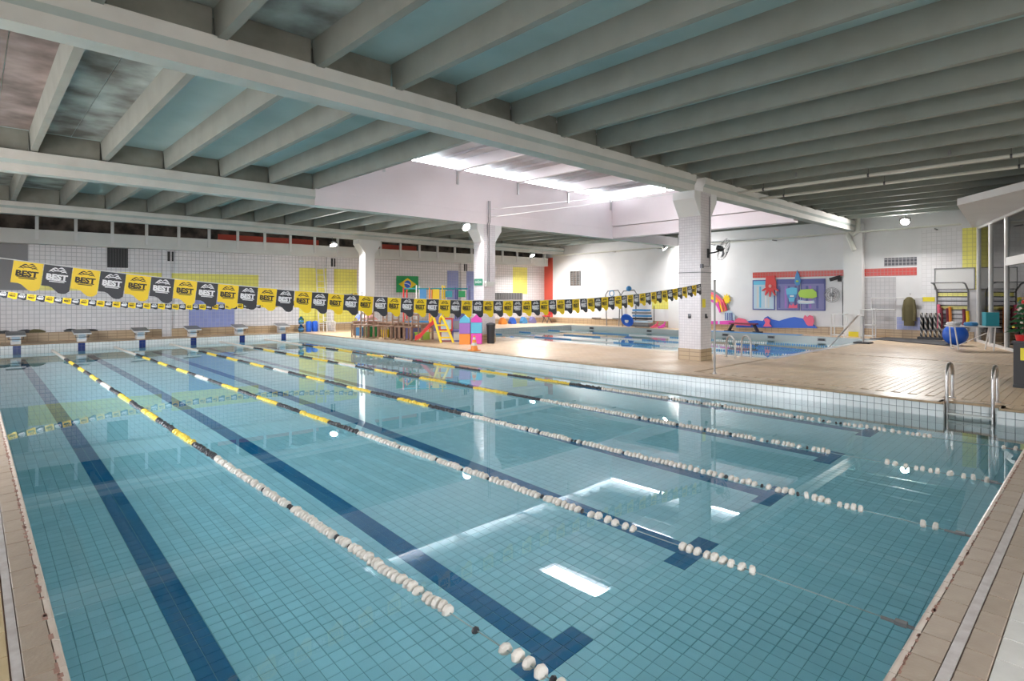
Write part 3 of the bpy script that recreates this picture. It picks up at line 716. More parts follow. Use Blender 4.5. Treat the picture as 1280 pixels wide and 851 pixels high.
def banner(label, Y, xa, xb, zmin, rise, pitch, h, tail, x_left, x_right, prints=True):
    t = thing('flag_line', label, 'flag line', (0, Y, D)); xm = (xa + xb) / 2; half = (xb - xa) / 2
    zc = lambda x: zmin - D + rise * ((x - xm) / half) ** 2
    mb = MB(); mb.tube([(x_left + (x_right - x_left) * i / 60, 0, zc(x_left + (x_right - x_left) * i / 60)) for i in range(61)], .004, 5); mb.build('line', 'white_paint', t)
    meshes = []
    for m, pc in (('yellow', 'print_black'), ('flag_black', 'print_white')):
        w = pitch * .985; ol = flag_outline(w, h, tail); mb = MB(); mb.prism(ol[::-1], -.0008, .0008); meshes.append((mb.mesh('flag', m), print_mesh('flag_print', w, h, pc)))
    x = xa; k = 0
    while x + pitch <= xb + .01:
        fm, pm = meshes[k % 2] if prints != 'odd' else meshes[(k + 1) % 2]
        sl = math.atan2(zc(x + pitch) - zc(x), pitch)
        o = link('flag', fm, t, (x, 0, zc(x)), (random.uniform(-.06, .06), -sl, random.uniform(-.05, .05)))
        link('flag_print', pm, o, (0, -.0009, 0)); x += pitch; k += 1
    return t
banner('nearer flag line of large yellow and black printed flags across the pool', 5.2, -.07, 10.80, 1.83, .345, .1845, .175, .052, -.9, 11.2)
banner('farther flag line of small yellow and black printed flags over the blocks end', 20.0, .24, 10.9, 1.63, .42, .196, .155, .03, -1.0, 11.02, 'odd')
def pole(label, x, y, h):
    t = thing('flag_pole', label, 'pole', (x, y, D)); mb = MB(); mb.cyl((0, 0, 0), (0, 0, h), .021, 10); mb.build('tube', 'galvanised', t, True)
    mb = MB(); mb.lathe([(.05, 0), (.05, .012), (.03, .02), (.03, .05)], 12); mb.build('socket', 'steel', t, True)
    mb = MB(); mb.lathe([(.021, h), (.026, h), (.026, h + .015), (0, h + .022)], 10); mb.build('cap', 'dark_metal', t, True)
pole('thin steel pole holding the nearer flag line, before the large column', 11.22, 5.2, 1.98)
pole('thin steel pole holding the farther flag line, by the wooden tables', 11.02, 20.0, 1.82)
pole('steel pole of the nearer flag line outside the left picture edge', -.9, 5.2, 2.1)
pole('steel pole of the farther flag line outside the left picture edge', -1.0, 20.0, 1.9)

# ------------------------------------------------------------------ pool ladders and handrails
def ladder(label, loc, rz, width, dz, steps):
    """rails arch from the deck (local +y) over the edge into the water (local -y)"""
    t = thing('pool_ladder', label, 'ladder', loc, rz)
    for s in (-1, 1):
        x = s * width / 2; pts = [(x, .36, 0), (x, .36, .38)]
        for q in range(9):
            a = math.pi * q / 8; pts.append((x, .13 + .23 * math.cos(a), .38 + .20 * math.sin(a)))
        pts += [(x, -.10, .1), (x, -.11, -dz)]
        mb = MB(); mb.tube(pts, .025, 10); r = mb.build('rail', 'steel', t, True)
        mb = MB(); mb.lathe([(.05, 0), (.05, .01), (.03, .016)], 12, (x, .36, 0)); mb.build('flange', 'steel', r, True)
    for z in steps:
        mb = MB(); mb.box(-width / 2, width / 2, -.15, -.07, z - .025, z); mb.build('step', 'off_white', t)
ladder('steel pool ladder set in the niche of the right pool edge', (10.95, .86, D), R(-90), .56, 1.1, (-.17, -.45, -.75))
ladder("small steel ladder at the smaller pool beside the large column", (14.75, 6.25, D), R(-35), .45, .7, (-.25, -.5))
def handrail(label, p, q, h):
    t = thing('handrail', label, 'handrail', (p[0], p[1], D)); d = Vector((q[0] - p[0], q[1] - p[1], 0))
    for s in (-.16, .16):
        n = Vector((-d.y, d.x, 0)).normalized() * s
        mb = MB(); mb.tube([n, n + Vector((0, 0, h)), n + d * .12 + Vector((0, 0, h + .05)), n + d + Vector((0, 0, -.35)), n + d * 1.02 + Vector((0, 0, -.6))], .024, 8); mb.build('rail', 'steel', t, True)
    mb = MB(); mb.box(-.25, .25, -.25, .25, 0, .05); mb.build('base_plate', 'rubber', t)
handrail("pair of sloping steel handrails leading down into the smaller pool", G(1079, 429), (22.3, 6.6), .95)
mb = MB()
# ropes of the smaller pool
for k, (x, a, b, lab) in enumerate(((16.6, 6.3, 19, "nearest lane rope of the smaller pool"), (18.4, 6.3, 20.6, "second lane rope of the smaller pool"), (20.4, 6.3, 20.6, "third lane rope of the smaller pool"), (22.6, 6.3, 20.6, "farthest lane rope of the smaller pool"))):
    t = thing('lane_rope', lab, 'lane rope', (x, 0, .03), 0, "lane ropes of the smaller pool")
    mb = MB(); mb.tube([(0, a, 0), (0, b, 0)], .006, 5); mb.build('cable', 'cable', t)
    for m, ph in (('white_paint', 0), ('mid_blue', 1)):
        mb = MB(); y = a + .1
        while y < b:
            if int(y / 2.2) % 2 == ph: mb._add(fv + np.array((0, y, .01)), ff)
            y += .085
        o = mb.build('float_run', m, t); o['kind'] = 'stuff'

# ------------------------------------------------------------------ fittings on the columns
AX, AY = 13.22, 6.6
t = thing('wall_fan', 'black caged wall fan on the large tiled column', 'fan', (13.60, AY, onY(879, 316, AY)[1])); t.rotation_euler = (0, 0, 0)
mb = MB(); mb.box(-.05, .05, -.02, 0, -.12, .12); mb.build('wall_plate', 'black', t)
mb = MB(); mb.tube([(0, -.02, 0), (.06, -.16, .02), (.16, -.26, .07)], .02, 8); mb.build('arm', 'black', t, True)
fx = Matrix.Translation((.18, -.30, .10)) @ Matrix.Rotation(R(38), 4, 'Z') @ Matrix.Rotation(R(20), 4, 'X')
mb = MB(); mb.lathe([(0, .16), (.06, .15), (.075, .08), (.07, .0), (.03, -.04), (0, -.045)], 14, axis='y'); o = mb.build('motor', 'black', t, True); o.matrix_local = fx
mb = MB()
for k in range(3):
    a = 2 * math.pi * k / 3; vs = []
    for rr, da, y in ((.05, -.25, -.05), (.20, -.42, -.07), (.245, -.1, -.06), (.22, .25, -.04), (.05, .25, -.04)):
        vs.append((rr * math.cos(a + da), y, rr * math.sin(a + da)))
    vs += [(x, y + .006, z) for x, y, z in vs]; mb._add(vs, [(0, 1, 2, 3, 4), (9, 8, 7, 6, 5)] + [(i, 5 + i, 5 + (i + 1) % 5, (i + 1) % 5) for i in range(5)])
o = mb.build('blades', 'dark_metal', t); o.matrix_local = fx
mb = MB()
for rr, y in ((.29, 0), (.27, -.09), (.20, -.125), (.12, -.14), (.2, .05)):
    mb.tube([(rr * math.cos(2 * math.pi * i / 24), y, rr * math.sin(2 * math.pi * i / 24)) for i in range(24)], .003, 4, True)
for i in range(20):
    a = 2 * math.pi * i / 20; c, s = math.cos(a), math.sin(a); mb.tube([(.05 * c, .06, .05 * s), (.2 * c, .05, .2 * s), (.29 * c, 0, .29 * s), (.27 * c, -.09, .27 * s), (.12 * c, -.14, .12 * s), (.03 * c, -.145, .03 * s)], .002, 3)
o = mb.build('cage', 'dark_metal', t); o.matrix_local = fx
def sign(label, cat, loc, rz, w, h, m, txt=None, tm='print_white', size=.06, d=.012):
    t = thing('sign', label, cat, loc, rz); mb = MB(); mb.box(-w / 2, w / 2, -d, 0, -h / 2, h / 2); mb.build('panel', m, t)
    if txt:
        for i, ln in enumerate(txt):
            o = link('lettering', text_mesh('lettering', ln, size, tm), t, (0, -d - .001, (len(txt) - 1) * size * .55 - i * size * 1.1), (R(90), 0, 0))
    return t
ya, za = onX(599, 352.5, 12.94)
sign('green exit sign on the column behind the toys', 'sign', (12.935, 15.05, za), R(-90), .46, .24, 'exit_green', ['SAÍDA'], 'print_white', .13)
xa_, za = onY(879.5, 379, AY); sign('small yellow notice on the large column', 'sign', (xa_, AY - .002, za), 0, .15, .22, 'safety_yellow')
for u in (862, 882):
    if u < 874: y_, z_ = onX(u, 395, AX); loc, rz = (AX - .002, y_, z_), R(-90)
    else: x_, z_ = onY(u, 395, AY); loc, rz = (x_, AY - .002, z_), 0
    t = thing('wall_socket', 'dark outlet on the %s face of the large column' % ('left' if u < 874 else 'right'), 'outlet', loc, rz)
    mb = MB(); mb.box(-.035, .035, -.02, 0, -.06, .06); mb.build('plate', 'dark_metal', t); mb = MB(); mb.cyl((0, -.02, -.03), (0, -.05, -.03), .025, 8); mb.build('plug', 'black', t)
mb = MB(); z_ = onX(850, 341, AX)[1]
mb.box(AX - .012, AX + .562, AY - .012, AY + .632, z_ - .012, z_ + .012); tag(mb.build('column_band', 'steel_grey'), 'thin dark band around the large tiled column', 'band')
t = thing('conduit', 'dark vertical conduit down the right face of the large column', 'conduit', (AX + .43, AY - .02, D)); mb = MB(); mb.tube([(0, 0, onY(882, 333, AY)[1] - D), (0, 0, 4.25)], .012, 6); mb.build('pipe', 'steel_grey', t, True)
mb = MB(); mb.tube([(0, 0, onY(882, 333, AY)[1] - D), (-.42, 0, onY(882, 333, AY)[1] - D)], .012, 6); mb.build('branch', 'steel_grey', t, True); mb = MB(); z_ = onY(882, 333, AY)[1] - D; mb.box(-.46, -.38, -.04, .02, z_ - .05, z_ + .05); mb.build('box', 'dark_metal', t)
for k, dx in enumerate((.16, .24)):
    mb = MB(); mb.tube([(12.94 + dx, 14.75, 2.4), (12.94 + dx, 14.75, 4.46), (12.94 + dx, 14.70, 4.55), (12.94 + dx, 14.70, 5.3)], .014, 6)
    tag(mb.build('conduit', 'steel_grey', None, True), ('left' if k == 0 else 'right') + ' one of two thin conduits up the exit sign column', 'conduit')
mb = MB(); mb.box(12.99, 13.36, 14.70, 14.77, 2.25, 2.42); mb.box(12.90, 13.55, 14.72, 14.76, 2.36, 2.39); tag(mb.build('switch_box', 'off_white'), 'pale switch box at the foot of the conduits', 'switch box')
# conduits spanning the light well from column to column
for k, (za_, zb_) in enumerate(((4.72, 4.62), (5.02, 4.7))):
    mb = MB(); mb.tube([(13.15 + .1 * k, 14.8, za_), (13.3 + .05 * k, 7.0, zb_)], .009, 6)
    tag(mb.build('conduit', 'white_paint', None, True), ('lower' if k == 0 else 'upper') + ' white pipe spanning the light well between two columns', 'conduit')

# ------------------------------------------------------------------ ceiling pipes over the deck
for k, x in enumerate((15.35, 16.75)):
    t = thing('ceiling_pipe', ('left' if k == 0 else 'right') + ' white pipe under the joists over the deck', 'pipe', (x, 0, 4.80)); mb = MB(); mb.cyl((0, NW, 0), (0, 6.6, 0), .04, 10); mb.build('pipe', 'cream_pipe', t, True)
    for y in (-2, .8, 3.4, 5.9):
        mb = MB(); mb.tube([(0, y, 0), (0, y, .55)], .006, 5); mb.lathe([(.05, -.02), (.05, .02)], 10, (0, y, 0), 'y'); mb.build('hanger', 'dark_metal', t)
for k, (u, va, vb) in enumerate(((995, 195, 220), (1024, 205, 229), (1187, 172, 192), (1202, 185, 207))):
    x_, z_ = (15.1 if k in (0, 2) else 16.5), 0; y_, z_ = onX(u, vb, x_)
    t = thing('pendant_sensor', ['leftmost', 'second', 'third', 'rightmost'][k] + ' small pendant hanging on a wire from the joists', 'pendant', (x_, y_, z_))
    mb = MB(); mb.tube([(0, 0, 0), (0, 0, 5.34 - z_)], .004, 4); mb.build('wire', 'steel_grey', t); mb = MB(); mb.lathe([(0, -.03), (.03, -.03), (.035, .02), (.02, .09), (.008, .10)], 8); mb.build('body', 'steel_grey', t, True)
t = thing('drain_pipe', 'cream drain pipe bending around the beam end on the wall', 'pipe', (RX, 0, 0), ROTM)
xx, zz = onM(1073, 278, .35); x2, z2 = onM(1062, 300, .35)
mb = MB(); mb.tube([(xx, -.42, 5.3), (xx, -.42, zz - .35), (xx - .15, -.42, zz - .5), (x2, -.42, z2 + .35), (x2 - .05, -.42, z2 + .2), (x2 + .2, -.42, z2 - .45)], .09, 10); mb.build('pipe', 'cream_pipe', t, True)
t = thing('wall_pipe', 'thin white pipe high along the mural wall', 'pipe', (RX, 0, 4.42), ROTM); mb = MB(); mb.tube([(-23.5, -.45, 0), (-3.2, -.45, .12)], .035, 8); mb.build('pipe', 'cream_pipe', t, True)
mb = MB()
for q in range(7): mb.box(-22 + 3 * q - .02, -22 + 3 * q + .02, -.45, 0, .0, .04)
mb.build('bracket', 'steel_grey', t)

# ------------------------------------------------------------------ mural wall: boards and painted sea cut-outs
def mt(name, label, cat, u, v, off=0.0):               # a thing fixed to the mural wall, base at pixel (u, v)
    x, z = onM(u, v, off); return thing(name, label, cat, (RX - off, -x, z), ROTM), x, z
def mpoly(pts, x0, z0, off=.02):                       # pixel outline -> local (x, z)
    out = []
    for u, v in pts:
        x, z = onM(u, v, off); out.append((x - x0, z - z0))
    return out
def board(label, u0, v0, u1, v1, frame, face, cols, head):
    t, x0, z0 = mt('notice_board', label, 'board', u0, v1); x1, z1 = onM(u1, v0); w, h = x1 - x0, z1 - z0
    mb = MB(); mb.box(0, w, -.03, 0, 0, h); mb.build('frame', frame, t)
    mb = MB(); mb.box(.05, w - .05, -.034, -.03, .05, h - .05); mb.build('sheet', face, t)
    mb = MB(); mb.box(.05, w - .05, -.038, -.034, h * .84, h - .05); mb.build('header', head, t)
    for k in range(len(cols)):
        a = .08 + (w - .16) * k / len(cols); b = .08 + (w - .16) * (k + .62) / len(cols); mb = MB(); mb.box(a, b, -.038, -.034, .1, h * .78); mb.build('column_print', cols[k], t)
board('pale blue striped chart board at the left of the mural', 941, 349.5, 969, 387, 'indigo', 'pale_blue', ['pale_blue', 'off_white', 'sky_blue', 'pale_blue', 'white_paint', 'off_white', 'pale_blue'], 'sky_blue')
board('middle violet chart board behind the jellyfish cut-out', 971, 348.5, 1000, 387.5, 'indigo', 'violet', ['indigo', 'violet', 'purple', 'indigo', 'violet', 'indigo'], 'indigo')
board('right violet chart board behind the green fish cut-out', 1001, 348, 1032, 388, 'indigo', 'violet', ['violet', 'indigo', 'purple', 'violet', 'indigo', 'violet'], 'indigo')
def cutout(name, label, cat, base, shapes, off=.05):
    t, x0, z0 = mt(name, label, cat, *base)
    for k, (pn, pts, m) in enumerate(shapes):
        mb = MB(); mb.prism(mpoly(pts, x0, z0), -off - .02 - .006 * k, -off - .006 * k + .0); mb.build(pn, m, t)
    return t
oc = [('body', [(958, 345), (969, 344.5), (970.5, 352), (971, 360), (967, 364), (960, 364), (957, 358)], 'red')]
for a in ([(958, 359), (960, 362), (953, 364), (953, 362.5)], [(959, 361), (962, 363.5), (957.5, 369.5), (956.5, 368)], [(962, 363), (964.8, 363.5), (963.8, 371), (962.3, 371)], [(965, 363), (967.5, 362), (970.5, 369), (969, 369.5)], [(967, 361), (969.5, 359), (974.5, 363), (973.5, 364.5)]): oc.append(('tentacle', a, 'red'))
oc.append(('mouth', [(962, 356), (964, 355.5), (965.5, 357), (964.5, 359.5), (962.5, 359.5), (961.5, 358)], 'towel_pink'))
cutout('octopus_cutout', 'red octopus cut-out hung on the chart boards', 'wall decoration', (964, 371), oc)
cutout('fish_cutout', 'dark blue pointed fish cut-out above the chart boards', 'wall decoration', (997, 356), [('body', [(997, 337.5), (999.5, 343), (1001.5, 351), (1000, 356), (996, 357), (993.5, 353), (994.5, 345)], 'mid_blue'), ('eye', [(995.5, 350.5), (998.5, 350.5), (998.5, 352.5), (995.5, 352.5)], 'lime')])
cutout('jellyfish_cutout', 'light blue jellyfish cut-out on the middle chart board', 'wall decoration', (990, 377), [('bell', [(983, 361), (990, 359), (997, 360), (997, 366), (994, 372), (993, 377), (987, 377), (986, 372), (983.5, 367)], 'sky_blue'), ('band', [(985, 368), (996, 368), (996, 372), (985, 372)], 'mid_blue'), ('eyes', [(988, 369), (993, 369), (993, 371), (988, 371)], 'white_paint')])
cutout('green_fish_cutout', 'lime green fish cut-out on the right chart board', 'wall decoration', (1010, 372), [('body', [(998, 367), (1001, 362), (1008, 361.5), (1016, 361), (1021, 365), (1021.5, 371), (1016, 373), (1006, 372.5), (1000, 371)], 'lime')])
cutout('lettering_cutout', 'white bubble lettering cut-out below the green fish', 'wall decoration', (1008, 379), [('plate', [(997, 377), (999, 374.5), (1008, 376), (1018, 375.5), (1019, 379), (1009, 380), (999, 379.5)], 'pale_blue'), ('letters', [(1000, 376), (1017, 376.5), (1017, 378.5), (1000, 378.5)], 'white_paint')])
cutout('coral_cutout', 'small pink coral cut-out below the jellyfish', 'wall decoration', (992, 385), [('coral', [(986, 385), (987, 380), (990, 382), (992, 379), (994, 382), (997, 380), (997, 385)], 'pink')])
wv = [(921, 409), (924, 401), (930, 400), (933, 402), (940, 400.5), (947, 400), (955, 401), (957, 397), (961, 395), (966, 399), (975, 401), (981, 399), (988, 397), (994, 396), (1005, 398), (1015, 402), (1023, 410)]
cutout('wave_panel', 'long blue wave panel standing along the foot of the mural wall', 'wall decoration', (960, 410), [('wave', wv, 'blue')], .12)
for lab, pts in (('pink coral cut-out at the left end of the blue wave', [(920, 406), (921, 400), (925, 397), (930, 398), (934, 399), (938, 403), (941, 407)]), ('pink flower coral in the middle of the blue wave', [(956, 408), (959, 403), (957, 399), (961, 397), (965, 400), (964, 404), (967, 408)]), ('red coral cut-out at the right end of the blue wave', [(1010, 405), (1006, 398), (1008, 393.5), (1011, 396), (1014, 393.5), (1018, 395), (1020, 401), (1018, 407), (1012, 407)])):
    cutout('coral_cutout', lab, 'wall decoration', (pts[0][0], 409), [('coral', pts, 'pink')], .2)
# wall clock fan and speaker
t, x0, z0 = mt('wall_fan', 'round grey wall fan right of the chart boards', 'fan', 1041, 368.5)
mb = MB()
for rr in (.10, .18, .26, .31): mb.tube([(rr * math.cos(2 * math.pi * i / 20), -.12, rr * math.sin(2 * math.pi * i / 20)) for i in range(20)], .008, 4, True)
for i in range(12):
    a = 2 * math.pi * i / 12; mb.tube([(.05 * math.cos(a), -.13, .05 * math.sin(a)), (.31 * math.cos(a), -.12, .31 * math.sin(a))], .004, 3)
mb.build('cage', 'steel_grey', t); mb = MB(); mb.lathe([(.08, -.14), (.09, -.06), (.05, 0)], 12, axis='y'); mb.build('motor', 'steel_grey', t, True)
mb = MB()
for k in range(4):
    a = math.pi / 2 * k; mb.bar((.06 * math.cos(a), -.1, .06 * math.sin(a)), (.27 * math.cos(a), -.1, .27 * math.sin(a)), .01, .12, (0, 1, 0))
mb.build('blades', 'aluminium', t)
t, x0, z0 = mt('security_camera', 'dark camera unit on the wall beside the pier', 'camera', 1050, 349, .0)
mb = MB(); mb.box(-.06, .06, -.1, 0, -.1, .1); mb.build('bracket', 'black', t); mb = MB(); mb.bar((.05, -.12, .1), (-.3, -.3, -.02), .16, .15); mb.build('body', 'black', t); mb = MB(); mb.tube([(.1, -.02, -.1), (.12, -.02, -2.2)], .012, 5); mb.build('cable', 'black', t)
t, x0, z0 = mt('wall_vent', 'dark square vent grille high on the pale wall', 'vent', 719.5, 357)
xa2, zb2 = onM(714, 357); xb2, zt2 = onM(726, 338.5); w, h = (xb2 - xa2) / 2, zt2 - zb2
mb = MB(); mb.box(-w, w, -.02, 0, 0, h); mb.build('backing', 'dark_void', t)
for k in range(7):
    mb = MB(); mb.box(-w, w, -.05, -.02, h * k / 7, h * k / 7 + .025); mb.build('slat', 'steel_grey', t)
for k in range(4):
    mb = MB(); mb.box(-w + 2 * w * k / 3 - .02, -w + 2 * w * k / 3 + .02, -.055, -.02, 0, h); mb.build('mullion', 'steel_grey', t)
# rainbow cut-out with sun, striped shelter and toy train at the left of the mural
t, x0, z0 = mt('rainbow_cutout', 'rainbow cut-out with ribbons beside the large column', 'wall decoration', 895, 392)
for k, m in enumerate(('steel_grey', 'pink', 'orange', 'yellow', 'magenta')):
    pts = []
    for q in range(10):
        a = R(100 - q * 9.5); pts.append((882 + (31 - 2.6 * k) * math.cos(a), 396 - (35 - 2.8 * k) * math.sin(a)))
    for q in range(9, -1, -1):
        a = R(100 - q * 9.5); pts.append((882 + (28.6 - 2.6 * k) * math.cos(a), 396 - (32.4 - 2.8 * k) * math.sin(a)))
    mb = MB(); mb.prism(mpoly(pts, x0, z0), -.05 - .004 * k, -.02); mb.build('band', m, t)
for k, (a, b) in enumerate((((897, 377), (900, 388)), ((901, 377), (904, 389)), ((904, 374), (909, 388)))):
    mb = MB(); mb.prism(mpoly([a, (a[0] + 1.6, a[1]), (b[0] + 1.2, b[1]), b], x0, z0), -.09, -.06); mb.build('ribbon', ('magenta', 'pink', 'red')[k], t)
mb = MB(); pts = []
for q in range(20):
    a = 2 * math.pi * q / 20; r_ = 7 if q % 2 else 4.2; pts.append((909 + r_ * .8 * math.cos(a), 374 + r_ * math.sin(a)))
mb.prism(mpoly(pts, x0, z0), -.085, -.055); mb.build('sun', 'yellow', t)
cutout('striped_tent_cutout', 'blue and white striped shell cut-out beside the rainbow', 'wall decoration', (913, 400), [('shell', [(907, 400), (907, 391), (911, 388), (916, 389), (920, 394), (920, 401)], 'pale_blue')] + [('stripe', [(908 + 2.6 * q, 400), (908 + 2.6 * q, 391), (909.2 + 2.6 * q, 390.5), (909.2 + 2.6 * q, 400)], 'indigo') for q in range(4)], .12)
cutout('purple_wall_cutout', 'low magenta panel below the striped shell', 'wall decoration', (908, 405), [('panel', [(888, 405), (888, 401), (903, 401), (919, 400), (919, 405.5)], 'magenta'), ('stripe', [(893, 405), (893, 401), (896, 401), (896, 405)], 'indigo'), ('stripe', [(899, 405), (899, 401), (901, 401), (901, 405)], 'pale_blue')], .12)
# bench before the wave
bx_, by_ = GC(929, 412.4, 25.8); t = thing('bench', 'low black bench on the far deck before the sea mural', 'bench', (bx_, by_, D), ROTM)
mb = MB(); mb.box(-.62, .62, -.18, .18, .36, .42); mb.build('seat', 'maroon', t)
for s in (-1, 1):
    mb = MB(); mb.bar((s * .5, 0, .36), (s * .68, 0, .04), .05, .26, (0, 1, 0)); mb.build('leg', 'black', t); mb = MB(); mb.box(s * .68 - .16, s * .68 + .16, -.2, .2, 0, .05); mb.build('foot', 'black', t)
mb = MB(); mb.box(24.98, 25.5, 8.5, 13.0, D, D + .02); tag(mb.build('floor_mat', 'mid_blue'), 'narrow blue mat at the smaller pool edge below the bench', 'mat')

# ------------------------------------------------------------------ far right corner: exercise equipment
def shelf_rack(label, u, v, w, h, m, rz=ROTM, off=.5):
    x_, y_ = GC(u, v, 25.55); t = thing('metal_rack', label, 'rack', (x_, y_, D), rz)
    for sx in (-w / 2, w / 2):
        for sy in (-.2, .2):
            mb = MB(); mb.cyl((sx, sy, 0), (sx, sy, h), .022, 6); mb.build('post', m, t)
    for z in (h * .45, h * .98, h * .08):
        mb = MB()
        for sy in (-.2, .2): mb.cyl((-w / 2, sy, z), (w / 2, sy, z), .02, 6)
        for sx in (-w / 2, w / 2): mb.cyl((sx, -.2, z), (sx, .2, z), .02, 6)
        mb.build('rung_frame', m, t)
    return t
shelf_rack('white metal step frame before the wall pier, left of the handrails', 1049, 417.5, .48, .95, 'white_paint')
shelf_rack('white metal step frame right of the handrails', 1085, 416, .42, 1.15, 'white_paint')
sign('yellow floor sign leaning at the foot of the wall pier', 'sign', (RX - .42, -onM(1067, 410.5, .4)[0], D + .1), ROTM, .36, .2, 'safety_yellow')
t, x0, z0 = mt('wall_rail', 'white rail frame on the pale tiled wall', 'rail', 1090, 386.5); x1, z1 = onM(1153, 372.5)
mb = MB(); mb.tube([(0, -.1, 0), (0, -.1, z1 - z0), (x1 - x0, -.1, z1 - z0)], .022, 6); mb.tube([(0, -.1, 0), (x1 - x0 - .9, -.1, 0)], .022, 6); mb.build('rail', 'white_paint', t, True)
mb = MB()
for q in (0, .5, 1): mb.cyl(((x1 - x0) * q, -.1, z1 - z0), ((x1 - x0) * q, 0, z1 - z0), .018, 6)
mb.build('bracket', 'white_paint', t)
t, x0, z0 = mt('hanging_coat', 'long olive coat hanging on the white wall rail', 'coat', 1138, 371.5)
hh = z0 - onM(1138, 407)[1]
mb = MB(); prof = [(.08, 0), (.15, -.08), (.17, -.35), (.18, -.8), (.17, -hh), (0, -hh + .02)]
mb.lathe([(0, .02)] + prof, 14, (0, 0, 0)); 
mb.v = [(x * (1 + .10 * math.sin(9 * math.atan2(y, x + 1e-6))), y * .45 - .17 + .02 * math.sin(7 * x), z) for x, y, z in mb.v]; mb.build('body', 'olive', t, True)
for s in (-1, 1):
    mb = MB(); mb.tube([(s * .13, -.17, -.1), (s * .19, -.2, -.5), (s * .18, -.22, -hh * .82)], .055, 8); mb.build('sleeve', 'olive', t, True)
mb = MB(); mb.tube([(0, -.12, .08), (.04, -.12, .13), (0, -.12, .16)], .008, 5); mb.build('hook', 'dark_metal', t)
q = [G(1087, 423.5), G(1189, 434), G(1194, 427), G(1118, 420.5)]
mb = MB(); mb.prismz([(24.9, 5.85), (26.3, 5.6), (25.4, 2.95), (23.25, 3.1)][::-1], D, D + .03); tag(mb.build('floor_mat', 'rubber'), 'large dark rubber mat on the deck before the exercise corner', 'mat')
sx_, sy_ = GC(1163, 421.5, 25.95)
t = thing('pole_rack', 'rack of five black and white striped exercise rods', 'rack', (sx_, sy_, D + .03), ROTM)
mb = MB(); mb.box(-.38, .38, -.18, .18, 0, .09); mb.build('base', 'black', t)
for k in range(5):
    x = -.28 + .14 * k; r_ = .045; h = .95; rod = MB()
    nseg, nst = 10, 20
    vs = []; fs = []; mi = []
    for j in range(nst + 1):
        for i in range(nseg):
            a = 2 * math.pi * i / nseg; vs.append((x + r_ * math.cos(a), r_ * math.sin(a), .05 + h * j / nst))
    for j in range(nst):
        for i in range(nseg): fs.append((j * nseg + i, j * nseg + (i + 1) % nseg, (j + 1) * nseg + (i + 1) % nseg, (j + 1) * nseg + i)); mi.append(1 if ((i + j) % 5) < 2 else 0)
    rod._add(vs, fs); rod.mi = mi; rod._add([(x + r_ * math.cos(2 * math.pi * i / nseg), r_ * math.sin(2 * math.pi * i / nseg), .05 + h) for i in range(nseg)], [tuple(range(nseg))])
    rod.build('striped_rod', ['flag_black', 'white_float'], t)
# wall bars
t, x0, z0 = mt('wall_bars', 'exercise wall bars with dark rungs and coloured bands', 'wall bars', 1172, 413); x1, z1 = onM(1211, 353); w, h = x1 - x0, z1 - z0
for s in (0, w):
    mb = MB(); mb.tube([(s, -.10, 0), (s, -.10, h * .83), (s - .06, -.28, h * .97), (s - .12, -.42, h)], .03, 8); mb.build('upright', 'steel_grey', t, True)
mb = MB(); mb.cyl((-.12, -.42, h), (w - .12, -.42, h), .02, 8); mb.build('pull_up_bar', 'steel_grey', t, True)
for k in range(9):
    mb = MB(); mb.cyl((0, -.10, h * (.08 + .09 * k)), (w, -.10, h * (.08 + .09 * k)), .018, 8); mb.build('rung', 'dark_metal', t, True)
for zf in (.44, .72):
    mb = MB(); mb.box(.02, w, -.02, 0, h * zf, h * zf + .14); mb.build('band', 'yellow_tile', t)
for k, (xf, m, a, b) in enumerate(((.06, 'pink', .05, .55), (.14, 'maroon', .05, .48), (.34, 'maroon', .02, .47), (.42, 'orange', .0, .5), (.86, 'maroon', .08, .46), (.97, 'yellow', .1, .42))):
    mb = MB(); mb.tube([(w * xf, -.16, h * a), (w * xf + .02, -.15, h * (a + b) / 2), (w * xf, -.14, h * b)], .05, 8); mb.build('elastic_band', m, t, True)
t, x0, z0 = mt('whiteboard', 'blank whiteboard above the wall bars', 'board', 1168, 362); x1, z1 = onM(1219, 334)
mb = MB(); mb.box(0, x1 - x0, -.02, 0, 0, z1 - z0); mb.build('sheet', 'white_paint', t)
for (a, b, c, d) in ((0, x1 - x0, 0, .03), (0, x1 - x0, z1 - z0 - .03, z1 - z0), (0, .03, 0, z1 - z0), (x1 - x0 - .03, x1 - x0, 0, z1 - z0)):
    mb = MB(); mb.box(a, b, -.035, -.02, c, d); mb.build('frame_strip', 'steel_grey', t)
bx_, by_ = G(1194, 431.5); mb = MB(); mb.sphere((0, 0, .36), .36, 22, 14); o = mb.build('exercise_ball', 'blue', None, True); o.location = (bx_, by_, D + .0); tag(o, 'big shiny blue exercise ball on the deck', 'ball')
sign('small yellow notice on the wall above the striped rods', 'sign', (RX - .01, -onM(1161, 374)[0], onM(1161, 374)[1]), ROTM, .38, .17, 'safety_yellow')
def table(label, loc, rz, w, d, h, m, leg='white_paint'):
    t = thing('folding_table', label, 'table', loc, rz); mb = MB(); mb.box(-w / 2, w / 2, -d / 2, d / 2, h - .035, h); mb.build('top', m, t)
    for sx in (-1, 1):
        mb = MB(); mb.tube([(sx * w * .36, -d * .42, 0), (sx * w * .42, -d * .3, h - .04)], .02, 6); mb.build('leg', leg, t); mb = MB(); mb.tube([(sx * w * .36, d * .42, 0), (sx * w * .42, d * .3, h - .04)], .02, 6); mb.build('leg', leg, t)
        mb = MB(); mb.tube([(sx * w * .36, -d * .42, .12), (sx * w * .38, d * .4, .12)], .014, 6); mb.build('stretcher', leg, t)
    mb = MB(); mb.tube([(-w * .36, d * .42, 0), (w * .38, d * .36, h * .7)], .014, 6); mb.build('brace', leg, t); return t
